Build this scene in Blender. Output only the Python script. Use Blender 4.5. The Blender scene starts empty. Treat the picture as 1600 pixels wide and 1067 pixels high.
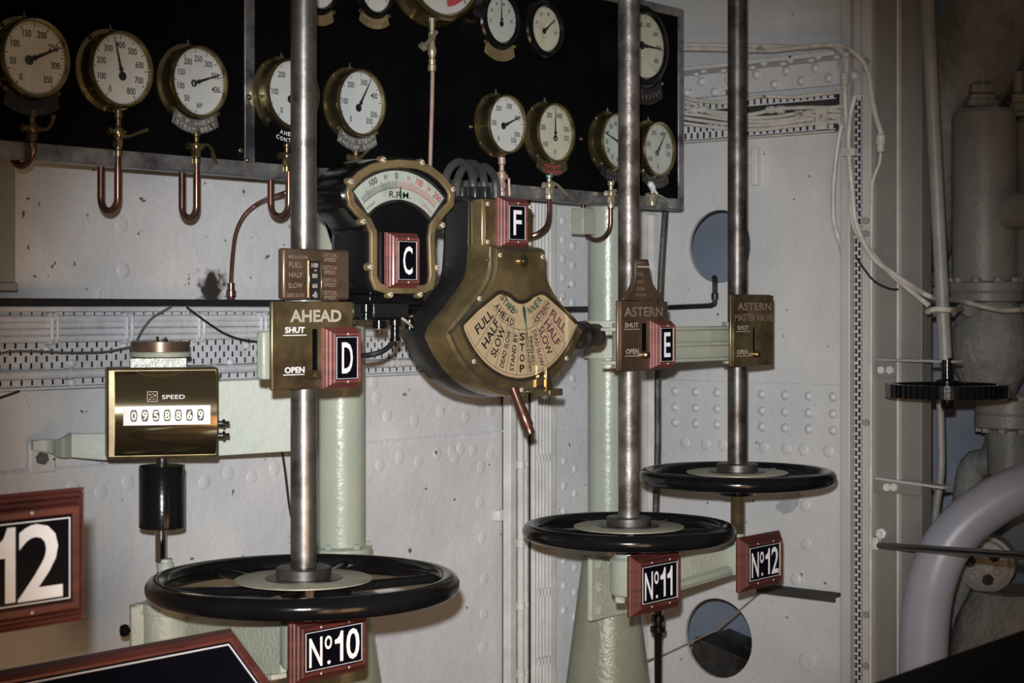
import bpy, bmesh, math, random
from mathutils import Vector, Matrix
random.seed(7)
R = math.radians
sc = bpy.context.scene
COL = sc.collection
H = 1.60                      # eye height above the plates
TH = R(50)                    # the camera looks 50 deg off the gauge board's normal
CT, ST = math.cos(TH), math.sin(TH)
F = 2700.0                    # focal length in pixels of the 1600 px frame
HZ = 485.0                    # pixel row of eye level

# ------------------------------------------------------------------ camera
cam = bpy.data.cameras.new('camera'); camo = bpy.data.objects.new('camera', cam); COL.objects.link(camo)
camo.location = (0, 0, H); camo.rotation_euler = (R(90), 0, -TH)
cam.sensor_width = 36; cam.lens = F/1600*36; cam.shift_y = -(533.5-HZ)/1600
cam.clip_start = .05; cam.clip_end = 60
cam.dof.use_dof = True; cam.dof.focus_distance = 4.35; cam.dof.aperture_fstop = 9
sc.camera = camo
# ------------------------------------------------------------------ light
w = bpy.data.worlds.new('world'); sc.world = w; w.use_nodes = True
bg = w.node_tree.nodes['Background']; bg.inputs[0].default_value = (1, .84, .68, 1); bg.inputs[1].default_value = .078
fl = bpy.data.lights.new('flash', 'SPOT'); flo = bpy.data.objects.new('flash', fl); COL.objects.link(flo)
fl.energy = 1070; fl.color = (.97, .985, 1); fl.shadow_soft_size = .022; fl.spot_size = R(38); fl.spot_blend = 1.0
flo.location = (-.03*CT, .03*ST, H+.12)
_d = Vector((math.sin(R(50.7)), math.cos(R(50.7)), -.078)); flo.rotation_euler = _d.to_track_quat('-Z', 'Y').to_euler()
al = bpy.data.lights.new('warm_fill', 'AREA'); alo = bpy.data.objects.new('warm_fill', al); COL.objects.link(alo)
al.energy = 20; al.color = (1, .58, .28); al.size = 1.0; alo.location = (2.0, .9, .55)  # added fill light, no such lamp in view; warms the flash shadows
alo.rotation_euler = (Vector((3.5, 3.6, .9))-alo.location).to_track_quat('-Z', 'Y').to_euler()
# ------------------------------------------------------------------ exposure
sc.view_settings.view_transform = 'Standard'; sc.view_settings.look = 'None'
sc.view_settings.exposure = 0.0; sc.view_settings.gamma = 1.0; sc.view_settings.use_curve_mapping = False

# ------------------------------------------------------------------ from picture measurements to room metres
def ray(px, py):
    u = (px-800)/F
    return CT*u+ST, -ST*u+CT, (HZ-py)/F
def uy(px, py, y):
    a, b, c = ray(px, py); s = y/b
    return Vector((a*s, y, c*s+H))
def ux(px, py, x):
    a, b, c = ray(px, py); s = x/a
    return Vector((x, b*s, c*s+H))
def uz(px, py, z):
    a, b, c = ray(px, py); s = (z-H)/c
    return Vector((a*s, b*s, z))
def ud(px, py, d):
    a, b, c = ray(px, py)
    return Vector((a*d, b*d, c*d+H))
def my(px, y):                 # metres per pixel (vertical) in plane y
    return y/ray(px, 0)[1]/F
def mx(px, x): return x/ray(px, 0)[0]/F

YW, YB, YR = 3.664, 3.343, 2.796     # wall plate, gauge board face, valve spindles
XB = 5.125                            # end bulkhead

# ------------------------------------------------------------------ materials
MATS = {}
def mat(name, col, rough=.5, metal=0., var=.12, vscale=6., bump=0., bscale=60., speck=0., sscale=45., scol=(.02, .018, .016),
        col2=None, c2scale=9., c2lo=.5, c2hi=.62, coat=0., stretch=None, spec=.5, bdist=.004):
    m = bpy.data.materials.new(name); m.use_nodes = True; MATS[name] = m
    nt = m.node_tree; N = nt.nodes; L = nt.links; b = N['Principled BSDF']
    geo = N.new('ShaderNodeNewGeometry'); src = geo.outputs['Position']
    if stretch:
        mp = N.new('ShaderNodeMapping'); mp.inputs['Scale'].default_value = stretch; L.new(src, mp.inputs[0]); src = mp.outputs[0]
    def noise(s, det=4, ro=.6):
        n = N.new('ShaderNodeTexNoise'); n.inputs['Scale'].default_value = s; n.inputs['Detail'].default_value = det
        n.inputs['Roughness'].default_value = ro; L.new(src, n.inputs['Vector']); return n.outputs['Fac']
    def ramp(fac, lo, hi, c0, c1):
        r = N.new('ShaderNodeValToRGB'); e = r.color_ramp.elements
        e[0].position = lo; e[1].position = hi; e[0].color = (*c0, 1); e[1].color = (*c1, 1); L.new(fac, r.inputs[0]); return r.outputs[0]
    def mix(fac, a, c):
        x = N.new('ShaderNodeMix'); x.data_type = 'RGBA'; L.new(fac, x.inputs[0]); L.new(a, x.inputs[6])
        if isinstance(c, tuple): x.inputs[7].default_value = (*c, 1)
        else: L.new(c, x.inputs[7])
        return x.outputs[2]
    d = tuple(max(0, c*(1-var)) for c in col); l = tuple(min(1, c*(1+var)) for c in col)
    out = ramp(noise(vscale), .3, .7, d, l)
    if col2: out = mix(ramp(noise(c2scale, 6), c2lo, c2hi, (0, 0, 0), (1, 1, 1)), out, col2)
    if speck: out = mix(ramp(noise(sscale, 3, .5), .80-speck, .84-speck, (0, 0, 0), (1, 1, 1)), out, scol)
    L.new(out, b.inputs['Base Color'])
    b.inputs['Roughness'].default_value = rough; b.inputs['Metallic'].default_value = metal
    b.inputs['Specular IOR Level'].default_value = spec
    if coat: b.inputs['Coat Weight'].default_value = coat; b.inputs['Coat Roughness'].default_value = .12
    if bump:
        bp = N.new('ShaderNodeBump'); bp.inputs['Strength'].default_value = bump; bp.inputs['Distance'].default_value = bdist
        L.new(noise(bscale, 5), bp.inputs['Height']); L.new(bp.outputs[0], b.inputs['Normal'])
    return m

mat('wall_paint', (.60, .60, .605), .36, var=.08, vscale=4, bump=.8, bscale=30, speck=.10, sscale=34, col2=(.50, .505, .53), c2scale=2.2, c2lo=.45, c2hi=.7, scol=(.10, .095, .09))
mat('bulkhead_paint', (.50, .505, .505), .36, var=.08, vscale=4, bump=.7, bscale=34, speck=.095, sscale=32, scol=(.09, .085, .08))
mat('pipe_paint', (.56, .55, .53), .4, var=.12, vscale=14, bump=.4, bscale=45, speck=.03, sscale=50)
mat('tray_paint', (.52, .53, .55), .4, var=.12, vscale=20, bump=.6, bscale=70, speck=.04, sscale=60)
mat('cable_paint', (.50, .475, .43), .45, var=.2, vscale=16, bump=.4, bscale=60, col2=(.12, .10, .085), c2scale=14, c2lo=.6, c2hi=.7)
mat('near_black', (.028, .026, .024), .8, var=.3)  # even near-black tone for slot backings, grooves and dark fittings
mat('green_paint', (.315, .352, .29), .26, var=.08, vscale=5, bump=.35, bscale=60, col2=(.36, .38, .30), c2scale=3, c2lo=.45, c2hi=.65)
mat('khaki_paint', (.22, .228, .165), .22, var=.09, vscale=6, bump=.6, bscale=75, speck=.02)
mat('bar_paint', (.36, .40, .34), .42, var=.07, vscale=6, bump=.2, bscale=50)
mat('casting_paint', (.42, .44, .36), .3, var=.1, vscale=9, bump=.9, bscale=85)
mat('steel', (.21, .20, .185), .34, .85, var=.25, vscale=20, col2=(.09, .075, .062), c2scale=13, c2lo=.52, c2hi=.68, bump=.08, bscale=90)
mat('dark_steel', (.13, .12, .115), .42, .8, var=.3, vscale=22, col2=(.05, .04, .033), c2scale=10, c2lo=.45, c2hi=.62, bump=.08, bscale=90)
mat('rusty_steel', (.23, .205, .19), .42, .7, var=.35, vscale=16, col2=(.09, .075, .065), c2scale=11, c2lo=.42, c2hi=.6, bump=.3, bscale=70)
mat('galvanised', (.33, .33, .34), .42, .75, var=.3, vscale=24, col2=(.09, .09, .095), c2scale=9, c2lo=.48, c2hi=.66)
mat('board_black', (.0025, .0025, .003), .8, var=.4, spec=.05)
mat('enamel_black', (.005, .005, .0055), .15, var=.3, bump=.1, bscale=55, spec=.32)
mat('worn_black', (.012, .012, .013), .3, var=.3, bump=.5, bscale=45, speck=.06, sscale=50, scol=(.3, .32, .3))
mat('brass', (.36, .29, .15), .2, .95, var=.22, vscale=14, col2=(.19, .14, .07), c2scale=10, c2lo=.5, c2hi=.75)
mat('brass_plate', (.19, .145, .075), .33, .62, var=.4, vscale=12, col2=(.075, .05, .027), c2scale=9, c2lo=.4, c2hi=.68)
mat('brass_brown', (.145, .10, .07), .33, .55, var=.3, vscale=11, col2=(.08, .053, .038), c2scale=8, c2lo=.42, c2hi=.68)
mat('brass_bright', (.40, .325, .20), .12, .97, var=.12, vscale=6)
mat('brass_tele', (.27, .205, .10), .3, .7, var=.35, vscale=9, col2=(.11, .075, .035), c2scale=7, c2lo=.42, c2hi=.66)
mat('brass_ring', (.22, .165, .08), .42, .35, var=.25, vscale=14, col2=(.13, .10, .06), c2scale=16, c2lo=.5, c2hi=.72)
mat('verdigris_brass', (.42, .36, .24), .36, .6, var=.25, vscale=20, col2=(.20, .36, .32), c2scale=24, c2lo=.57, c2hi=.68)
mat('copper', (.17, .085, .065), .28, .8, var=.25, vscale=20, col2=(.07, .036, .03), c2scale=14, c2lo=.5, c2hi=.7)
mat('copper_pink', (.46, .31, .26), .5, .4, var=.2, vscale=18)
mat('wheel_disc', (.38, .36, .27), .45, .25, var=.15, vscale=9, col2=(.24, .22, .16), c2scale=10, c2lo=.5, c2hi=.7)
mat('dial_white', (.66, .67, .66), .5, var=.05, vscale=25)
mat('dial_cream', (.60, .585, .47), .5, var=.08, vscale=25, col2=(.48, .45, .33), c2scale=20, c2lo=.55, c2hi=.7)
mat('dial_grey', (.52, .56, .52), .5, var=.08, vscale=25, col2=(.40, .43, .36), c2scale=20, c2lo=.55, c2hi=.7)
mat('dial_tan', (.56, .42, .27), .45, var=.07, vscale=16)
mat('print_black', (.012, .012, .014), .5, var=.1)
mat('print_red', (.33, .045, .05), .5, var=.1)
mat('print_pink', (.50, .08, .10), .5, var=.1)
mat('print_purple', (.15, .03, .06), .5, var=.1)
mat('print_green', (.02, .075, .055), .5, var=.1)
mat('print_faint', (.055, .045, .04), .5, var=.3, vscale=40)
mat('print_white', (.80, .80, .82), .5, var=.03)
mat('print_pale', (.50, .45, .36), .45, .2, var=.15)
mat('print_dull', (.26, .185, .14), .45, .2, var=.25, vscale=40)
mat('sign_black', (.003, .003, .006), .3, var=.2, spec=.1)
mat('mahogany', (.085, .021, .016), .46, var=.4, vscale=9, stretch=(1, 1, 6), bump=.2, bscale=60, coat=.04)
mat('rosewood', (.15, .042, .035), .46, var=.35, vscale=9, stretch=(1, 1, 6), bump=.2, bscale=60, coat=.04)
mat('rubber_black', (.012, .012, .013), .45, var=.3)
mat('wire_grey', (.10, .095, .09), .5, var=.3)
mat('conduit_grey', (.045, .046, .046), .4, var=.4, bump=.4, bscale=50, speck=.08, sscale=60, scol=(.2, .2, .19))
mat('chrome', (.7, .68, .66), .08, 1., var=.05)
mat('patch_paint', (.33, .34, .37), .4, var=.25, vscale=14)
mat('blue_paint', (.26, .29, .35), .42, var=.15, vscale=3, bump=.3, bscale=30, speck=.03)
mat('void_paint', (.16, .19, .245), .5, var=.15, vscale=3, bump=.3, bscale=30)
mat('bluegrey_pipe', (.33, .335, .40), .36, var=.06, vscale=6, bump=.15, bscale=40)
mat('lagging', (.25, .245, .235), .5, var=.25, vscale=9, bump=1., bscale=30, bdist=.012, speck=.03, sscale=25)
mat('valve_paint', (.26, .25, .235), .38, var=.14, vscale=10, bump=.5, bscale=70)
mat('web_paint', (.19, .18, .165), .4, var=.08, vscale=5, bump=.2, bscale=40, speck=.02, sscale=30, scol=(.4, .4, .38))
mat('flange_paint', (.44, .43, .41), .4, var=.08, vscale=6, bump=.3, bscale=40, speck=.02)
mat('cabinet_grey', (.24, .24, .23), .5, var=.06)
mat('floor_plate', (.10, .10, .10), .5, .3, var=.2)
mat('cloth_white', (.7, .7, .7), .8, var=.08)
# soot on the wall plate round the burnt gland
def soot():
    m = MATS['wall_paint']; nt = m.node_tree; N = nt.nodes; L = nt.links; b = N['Principled BSDF']
    old = b.inputs['Base Color'].links[0].from_socket
    c = uy(338, 448, YW-.012)
    geo = N.new('ShaderNodeNewGeometry')
    mp = N.new('ShaderNodeMapping'); mp.vector_type = 'POINT'
    mp.inputs['Location'].default_value = (-c.x*11, -c.y*11, -c.z*11); mp.inputs['Scale'].default_value = (11, 11, 11)
    L.new(geo.outputs['Position'], mp.inputs[0])
    ln = N.new('ShaderNodeVectorMath'); ln.operation = 'LENGTH'; L.new(mp.outputs[0], ln.inputs[0])
    no = N.new('ShaderNodeTexNoise'); no.inputs['Scale'].default_value = 34; no.inputs['Detail'].default_value = 6; L.new(geo.outputs['Position'], no.inputs['Vector'])
    ad = N.new('ShaderNodeMath'); ad.operation = 'MULTIPLY_ADD'; ad.inputs[1].default_value = 1.3; L.new(no.outputs['Fac'], ad.inputs[0]); L.new(ln.outputs['Value'], ad.inputs[2])
    r = N.new('ShaderNodeValToRGB'); e = r.color_ramp.elements; e[0].position = .78; e[1].position = 1.35 if False else 1.0
    e[0].color = (1, 1, 1, 1); e[1].color = (0, 0, 0, 1)
    sub = N.new('ShaderNodeMath'); sub.operation = 'MULTIPLY'; sub.inputs[1].default_value = .75; L.new(ad.outputs[0], sub.inputs[0]); L.new(sub.outputs[0], r.inputs[0])
    x = N.new('ShaderNodeMix'); x.data_type = 'RGBA'; L.new(r.outputs[0], x.inputs[0]); L.new(old, x.inputs[6]); x.inputs[7].default_value = (.035, .03, .026, 1)
    L.new(x.outputs[2], b.inputs['Base Color'])
soot()
# gauge glass: clear pane with a weak surface reflection
g = bpy.data.materials.new('glass_pane'); g.use_nodes = True; MATS['glass_pane'] = g
nt = g.node_tree; nt.nodes.remove(nt.nodes['Principled BSDF'])
tr = nt.nodes.new('ShaderNodeBsdfTransparent'); tr.inputs[0].default_value = (.96, .97, .96, 1)
gl = nt.nodes.new('ShaderNodeBsdfGlossy'); gl.inputs['Roughness'].default_value = .05
mxs = nt.nodes.new('ShaderNodeMixShader'); mxs.inputs[0].default_value = .05
nt.links.new(tr.outputs[0], mxs.inputs[1]); nt.links.new(gl.outputs[0], mxs.inputs[2]); nt.links.new(mxs.outputs[0], nt.nodes['Material Output'].inputs[0])

# ------------------------------------------------------------------ mesh building
BASE = {}
def tag(o, label=None, cat=None, group=None, kind=None):
    if label: o['label'] = label
    if cat: o['category'] = cat
    if group: o['group'] = group
    if kind: o['kind'] = kind
    return o
def thing(name, base, label, cat, group=None, kind=None):
    o = bpy.data.objects.new(name, None); COL.objects.link(o); o.location = base; o.empty_display_size = .05
    BASE[o.name] = Vector(base); return tag(o, label, cat, group, kind)
def smooth(pts, n=6, closed=False):
    P = [Vector(p) for p in pts]; out = []
    m = len(P)
    rng = range(m) if closed else range(m-1)
    for i in rng:
        if closed: a, b, c, d = P[i-1], P[i], P[(i+1) % m], P[(i+2) % m]
        else: a, b, c, d = P[max(i-1, 0)], P[i], P[i+1], P[min(i+2, m-1)]
        for k in range(n):
            t = k/n
            out.append(.5*((2*b)+(c-a)*t+(2*a-5*b+4*c-d)*t*t+(3*b-a-3*c+d)*t**3))
    if not closed: out.append(P[-1])
    return out
_tc = {}
def text_data(body, off):
    k = (body, off)
    if k in _tc: return _tc[k]
    if body == '1' and off > .01:      # a stem with a flag
        v = [(.12, -.5), (.5, -.5), (.5, .5), (.2, .5), (.06, .36), (-.2, .27), (-.5, .24), (-.5, .10), (.12, .10)]
        _tc[k] = (v, [(0, 1, 2, 3, 4, 5, 6, 7, 8)], .42); return _tc[k]
    cu = bpy.data.curves.new('t', 'FONT'); cu.body = body; cu.size = 1; cu.resolution_u = 3; cu.offset = off; cu.align_x = 'LEFT'
    ob = bpy.data.objects.new('t', cu); COL.objects.link(ob)
    dg = bpy.context.evaluated_depsgraph_get(); me = bpy.data.meshes.new_from_object(ob.evaluated_get(dg))
    v = [(p.co.x, p.co.y) for p in me.vertices]; f = [tuple(p.vertices) for p in me.polygons]
    bpy.data.objects.remove(ob); bpy.data.curves.remove(cu); bpy.data.meshes.remove(me)
    x0 = min(a for a, _ in v); x1 = max(a for a, _ in v); y0 = min(b for _, b in v); y1 = max(b for _, b in v)
    v = [((a-(x0+x1)/2)/(x1-x0), (b-(y0+y1)/2)/(y1-y0)) for a, b in v]
    _tc[k] = (v, f, (x1-x0)/(y1-y0)); return _tc[k]
FRONT = Matrix(((1, 0, 0, 0), (0, 0, -1, 0), (0, 1, 0, 0), (0, 0, 0, 1)))   # local xy -> room xz, facing -y
class MB:
    def __init__(s): s.v = []; s.f = []
    def add(s, v, f, M=None):
        n = len(s.v)
        s.v += [(M @ Vector(p)) if M is not None else Vector(p) for p in v]
        s.f += [tuple(i+n for i in q) for q in f]; return s
    def box(s, x0, x1, y0, y1, z0, z1, M=None):
        v = [(x, y, z) for x in (x0, x1) for y in (y0, y1) for z in (z0, z1)]
        return s.add(v, [(0, 1, 3, 2), (4, 6, 7, 5), (0, 4, 5, 1), (2, 3, 7, 6), (0, 2, 6, 4), (1, 5, 7, 3)], M)
    def cyl(s, p0, p1, r0, r1=None, n=16, cap=True):
        r1 = r0 if r1 is None else r1
        p0, p1 = Vector(p0), Vector(p1); d = (p1-p0).normalized()
        a = d.orthogonal().normalized(); b = d.cross(a); k = len(s.v)
        for p, r in ((p0, r0), (p1, r1)):
            for i in range(n):
                t = 2*math.pi*i/n; s.v.append(p+(a*math.cos(t)+b*math.sin(t))*r)
        for i in range(n):
            j = (i+1) % n; s.f.append((k+i, k+j, k+n+j, k+n+i))
        if cap: s.f.append(tuple(k+n-1-i for i in range(n))); s.f.append(tuple(k+n+i for i in range(n)))
        return s
    def tube(s, pts, r, n=8, closed=False):
        P = [Vector(p) for p in pts]; m = len(P); k = len(s.v); a = None
        rs = r if isinstance(r, (list, tuple)) else [r]*m
        for i in range(m):
            if closed: d = P[(i+1) % m]-P[i-1]
            else: d = P[min(i+1, m-1)]-P[max(i-1, 0)]
            d.normalize()
            a = d.orthogonal().normalized() if a is None else (a-d*a.dot(d)).normalized()
            b = d.cross(a)
            for q in range(n):
                t = 2*math.pi*q/n; s.v.append(P[i]+(a*math.cos(t)+b*math.sin(t))*rs[i])
        for i in range(m if closed else m-1):
            i2 = (i+1) % m
            for q in range(n):
                q2 = (q+1) % n; s.f.append((k+i*n+q, k+i*n+q2, k+i2*n+q2, k+i2*n+q))
        if not closed: s.f.append(tuple(k+n-1-q for q in range(n))); s.f.append(tuple(k+(m-1)*n+q for q in range(n)))
        return s
    def lathe(s, prof, c, axis=(0, 0, 1), n=32):
        d = Vector(axis).normalized(); a = d.orthogonal().normalized(); b = d.cross(a); c = Vector(c); k = len(s.v); m = len(prof)
        for r, h in prof:
            for q in range(n):
                t = 2*math.pi*q/n; s.v.append(c+d*h+(a*math.cos(t)+b*math.sin(t))*max(r, 1e-5))
        for i in range(m-1):
            for q in range(n):
                q2 = (q+1) % n; s.f.append((k+i*n+q, k+i*n+q2, k+(i+1)*n+q2, k+(i+1)*n+q))
        return s
    def prism(s, poly, y0, y1):               # outline in x,z, thickness y0..y1
        k = len(s.v); n = len(poly)
        for y in (y0, y1): s.v += [Vector((x, y, z)) for x, z in poly]
        s.f.append(tuple(range(k, k+n))); s.f.append(tuple(range(k+2*n-1, k+n-1, -1)))
        for i in range(n):
            j = (i+1) % n; s.f.append((k+i, k+n+i, k+n+j, k+j))
        return s
    def ring(s, outer, inner, y0, y1):        # closed band between two outlines with the same count
        k = len(s.v); n = len(outer)
        for y in (y0, y1):
            s.v += [Vector((x, y, z)) for x, z in outer]; s.v += [Vector((x, y, z)) for x, z in inner]
        for i in range(n):
            j = (i+1) % n
            s.f += [(k+i, k+j, k+n+j, k+n+i), (k+2*n+i, k+3*n+i, k+3*n+j, k+2*n+j), (k+i, k+2*n+i, k+2*n+j, k+j), (k+n+i, k+n+j, k+3*n+j, k+3*n+i)]
        return s
    def loops(s, L, cap0=True, cap1=True):
        k = len(s.v); n = len(L[0])
        for lp in L: s.v += [Vector(p) for p in lp]
        for i in range(len(L)-1):
            for q in range(n):
                q2 = (q+1) % n; s.f.append((k+i*n+q, k+i*n+q2, k+(i+1)*n+q2, k+(i+1)*n+q))
        if cap0: s.f.append(tuple(k+n-1-q for q in range(n)))
        if cap1: s.f.append(tuple(k+(len(L)-1)*n+q for q in range(n)))
        return s
    def text(s, body, x, y, z, h=None, w=None, off=0., rot=0., M=None, asp=1.):   # flat lettering facing -y, centred
        v, f, a = text_data(body, off)
        if w is None: w = h*a*asp
        if h is None: h = w/a/asp
        c, sn = math.cos(rot), math.sin(rot); k = len(s.v)
        for p, q in v:
            p, q = p*w, q*h; pt = Vector((x+p*c-q*sn, y, z+p*sn+q*c))
            s.v.append(M @ pt if M is not None else pt)
        s.f += [tuple(i+k for i in t) for t in f]; return s
    def xf(s, M): s.v = [M @ Vector(p) for p in s.v]; return s
    def build(s, name, m, parent=None, label=None, cat=None, group=None, kind=None, bevel=0, ang=35, seg=2, solid=0):
        vs = [Vector(p) for p in s.v]
        if parent is not None: base = BASE[parent.name]
        else:
            base = Vector(((min(p.x for p in vs)+max(p.x for p in vs))/2, (min(p.y for p in vs)+max(p.y for p in vs))/2, min(p.z for p in vs)))
        me = bpy.data.meshes.new(name); me.from_pydata([p-base for p in vs], [], s.f); me.validate()
        bm = bmesh.new(); bm.from_mesh(me)
        if not solid and cat != 'print': bmesh.ops.recalc_face_normals(bm, faces=bm.faces)
        bm.to_mesh(me); bm.free()
        for p in me.polygons: p.use_smooth = True
        me.set_sharp_from_angle(angle=R(ang)); me.materials.append(MATS[m])
        o = bpy.data.objects.new(name, me); COL.objects.link(o)
        if parent is not None: o.parent = parent
        else: o.location = base
        BASE[o.name] = base
        if bevel:
            b = o.modifiers.new('bevel', 'BEVEL'); b.width = bevel; b.segments = seg; b.limit_method = 'ANGLE'; b.angle_limit = R(40); b.use_clamp_overlap = True
        return tag(o, label, cat if cat != 'print' else None, group, 'stuff' if cat == 'print' else kind)
def offset(poly, d):            # grow (+) an outline of (x,z) points
    n = len(poly); A = sum(poly[i][0]*poly[(i+1) % n][1]-poly[(i+1) % n][0]*poly[i][1] for i in range(n)); sg = 1 if A > 0 else -1
    out = []
    for i in range(n):
        p, q, r = Vector(poly[i-1]), Vector(poly[i]), Vector(poly[(i+1) % n])
        e1 = (q-p).normalized(); e2 = (r-q).normalized()
        n1 = Vector((e1.y, -e1.x))*sg; n2 = Vector((e2.y, -e2.x))*sg
        nn = n1+n2
        nn = n1 if nn.length < 1e-6 else nn.normalized()
        out.append(tuple(q+nn*(d/max(.35, nn.dot(n1)))))
    return out
def px_poly(pts, y): return [(p.x, p.z) for p in (uy(a, b, y) for a, b in pts)]
def arc(c, r, a0, a1, n):       # angles from straight down, + to the right
    return [(c[0]+r*math.sin(R(a0+(a1-a0)*i/n)), c[1]-r*math.cos(R(a0+(a1-a0)*i/n))) for i in range(n+1)]
def shared(name, me, parent, loc, rot=None):
    o = bpy.data.objects.new(name, me); COL.objects.link(o); o.parent = parent
    o.location = Vector(loc)-BASE[parent.name]
    if rot is not None: o.rotation_euler = rot
    BASE[o.name] = BASE[parent.name]
    return o
def dome_mesh(name, r, h, axis, m, n=14):
    mb = MB(); k = 5
    mb.lathe([(r*math.cos(math.pi/2*i/k), h*math.sin(math.pi/2*i/k)) for i in range(k+1)], (0, 0, 0), axis, n)
    me = bpy.data.meshes.new(name); me.from_pydata(mb.v, [], mb.f)
    bm = bmesh.new(); bm.from_mesh(me); bmesh.ops.remove_doubles(bm, verts=bm.verts, dist=1e-5); bmesh.ops.recalc_face_normals(bm, faces=bm.faces); bm.to_mesh(me); bm.free()
    for p in me.polygons: p.use_smooth = True
    me.materials.append(MATS[m]); return me
def screw_mesh(name, r, m):     # round head with a slot, facing -y
    mb = MB(); mb.lathe([(r, .002), (r, -.0012), (r*.8, -.003), (0, -.003)], (0, 0, 0), (0, 1, 0), 14)
    mb.box(-r*.75, r*.75, -.0036, -.0029, -r*.14, r*.14)
    me = bpy.data.meshes.new(name); me.from_pydata(mb.v, [], mb.f); me.materials.append(MATS[m]); me.materials.append(MATS['print_black'])
    for i, p in enumerate(me.polygons):
        if i >= len(me.polygons)-6: p.material_index = 1
    bm = bmesh.new(); bm.from_mesh(me); bmesh.ops.recalc_face_normals(bm, faces=bm.faces); bm.to_mesh(me); bm.free()
    return me
def hex_mesh(name, r, h, m, axis=(0, -1, 0)):
    mb = MB(); mb.lathe([(r, 0), (r, h*.85), (r*.85, h), (0, h)], (0, 0, 0), axis, 6)
    me = bpy.data.meshes.new(name); me.from_pydata(mb.v, [], mb.f); me.materials.append(MATS[m])
    bm = bmesh.new(); bm.from_mesh(me); bmesh.ops.recalc_face_normals(bm, faces=bm.faces); bm.to_mesh(me); bm.free()
    return me
def perf(mb, u0, u1, v0, v1, pitch, slot, rows, gap, fn, stag=True):   # a plate with real slots; fn(u,v) -> point
    bh = (v1-v0-gap*(rows+1))/rows
    def quad(a, b, c, d):
        k = len(mb.v); mb.v += [fn(a, c), fn(b, c), fn(b, d), fn(a, d)]; mb.f.append((k, k+1, k+2, k+3))
    v = v0
    for r in range(rows+1):
        quad(u0, u1, v, v+gap)
        if r < rows:
            n = int((u1-u0)/pitch)+1; cur = u0; o = pitch*.5 if (stag and r % 2) else 0
            for i in range(n+1):
                a = u0+i*pitch+o; b = a+slot
                if b >= u1: break
                quad(cur, a, v+gap, v+gap+bh); cur = b
            quad(cur, u1, v+gap, v+gap+bh)
        v += gap+bh
    return mb
SCREW_S = screw_mesh('screw', .006, 'brass_plate')
SCREW_W = screw_mesh('screw_head', .0064, 'print_pale')
PEG = dome_mesh('peg', .003, .0018, (0, -1, 0), 'print_pale', 8)

# ================================================================== the setting
mb = MB(); mb.box(-1.5, 7.5, -1.5, 4.2, -.03, 0)
mb.build('floor', 'floor_plate', label='dark steel plate floor below the valve stands', cat='floor', kind='structure')

# ---- left wall: riveted white plating
wl = MB().box(-1.0, XB+.0, YW, YW+.03, 0, 3.1).build('wall_left', 'wall_paint', label='white painted riveted steel wall behind the gauge board', cat='wall', kind='structure')
def wall_x(px): return uy(px, HZ, YW).x
# lower plate lapped over: a welded seam line that falls off towards the corner
zs0 = uy(0, 745, YW).z
zseam = uy(250, 718, YW).z
MB().box(-1.0, uy(797, HZ, YW).x, YW-.010, YW, 0.02, zseam).build('lap_plate', 'wall_paint', wl, bevel=.003)
MB().box(uy(864, HZ, YW).x, XB-.02, YW-.010, YW, .02, uy(895, 676, YW).z).build('lap_plate', 'wall_paint', wl, bevel=.003)
MB().box(uy(866, HZ, YW).x, uy(1000, HZ, YW).x, YW-.008, YW, uy(895, 674, YW).z+.004, 2.4).build('butt_strap', 'wall_paint', wl, bevel=.002)
seam = MB()
xs = -.4
while xs < uy(797, HZ, YW).x:
    seam.cyl((xs, YW-.011, zseam+.001*random.uniform(-1, 1)), (xs+.02, YW-.011, zseam+.001*random.uniform(-1, 1)), .004*random.uniform(.7, 1.2), n=6); xs += .024
seam.build('weld_bead', 'wall_paint', wl, kind='stuff')
RV = dome_mesh('rivet', .021, .008, (0, -1, 0), 'wall_paint')
RVs = dome_mesh('rivet_low', .020, .0026, (0, -1, 0), 'wall_paint')
RVt = dome_mesh('rivet_small', .015, .005, (0, -1, 0), 'wall_paint')
for a, b in [(190, 352), (193, 422)]: shared('rivet', RVs, wl, uy(a, b, YW))
x = uy(20, 760, YW).x; i = 0
while x < wall_x(790):
    shared('rivet', RVs, wl, (x, YW-.010, zseam-.052-(.018 if i % 2 else 0))); x += .085; i += 1
i = 0; x = uy(420, 660, YW).x
while x < wall_x(785):
    shared('rivet', RVs, wl, (x, YW, zseam+.055+(.0 if i % 2 else .02))); x += .12; i += 1
for a, b in [(752, 730), (750, 785), (754, 840), (757, 905), (756, 960), (755, 1012), (720, 700), (706, 705), (588, 622), (584, 598)]:
    shared('rivet', RVs, wl, uy(a, b, YW-(.010 if b > 690 else 0)))
for k in range(9):
    z = uy(880, 345, YW).z-.065*k
    shared('rivet', RVt, wl, (wall_x(877), YW-.008, z)); shared('rivet', RVt, wl, (wall_x(892), YW-.008, z-.02))
for k in range(7):
    z = uy(880, 720, YW).z-.085*k
    shared('rivet', RVt, wl, (wall_x(878), YW-.010, z)); shared('rivet', RVt, wl, (wall_x(895), YW-.010, z-.03))
# lug under the fibre run and the corner angle
MB().box(wall_x(768), wall_x(797), YW-.03, YW, uy(780, 812, YW).z, uy(780, 795, YW).z).build('lug', 'wall_paint', wl, bevel=.006)
ca = MB(); ca.box(XB-.105, XB-.012, YW-.05, YW-.035, 0, uy(1015, 335, YW).z); ca.box(XB-.06, XB-.03, YW-.075, YW-.05, 0, uy(1015, 338, YW).z)
ca.build('corner_angle', 'pipe_paint', wl, bevel=.003)
# hex bolt on a washer, half hidden by the ledge
nb = MB(); nb.lathe([(.028, 0), (.028, .005), (.018, .006), (.018, .014), (0, .014)], uy(160, 462, YW), (0, -1, 0), 18); nb.build('bolt', 'wall_paint', wl)

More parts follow.
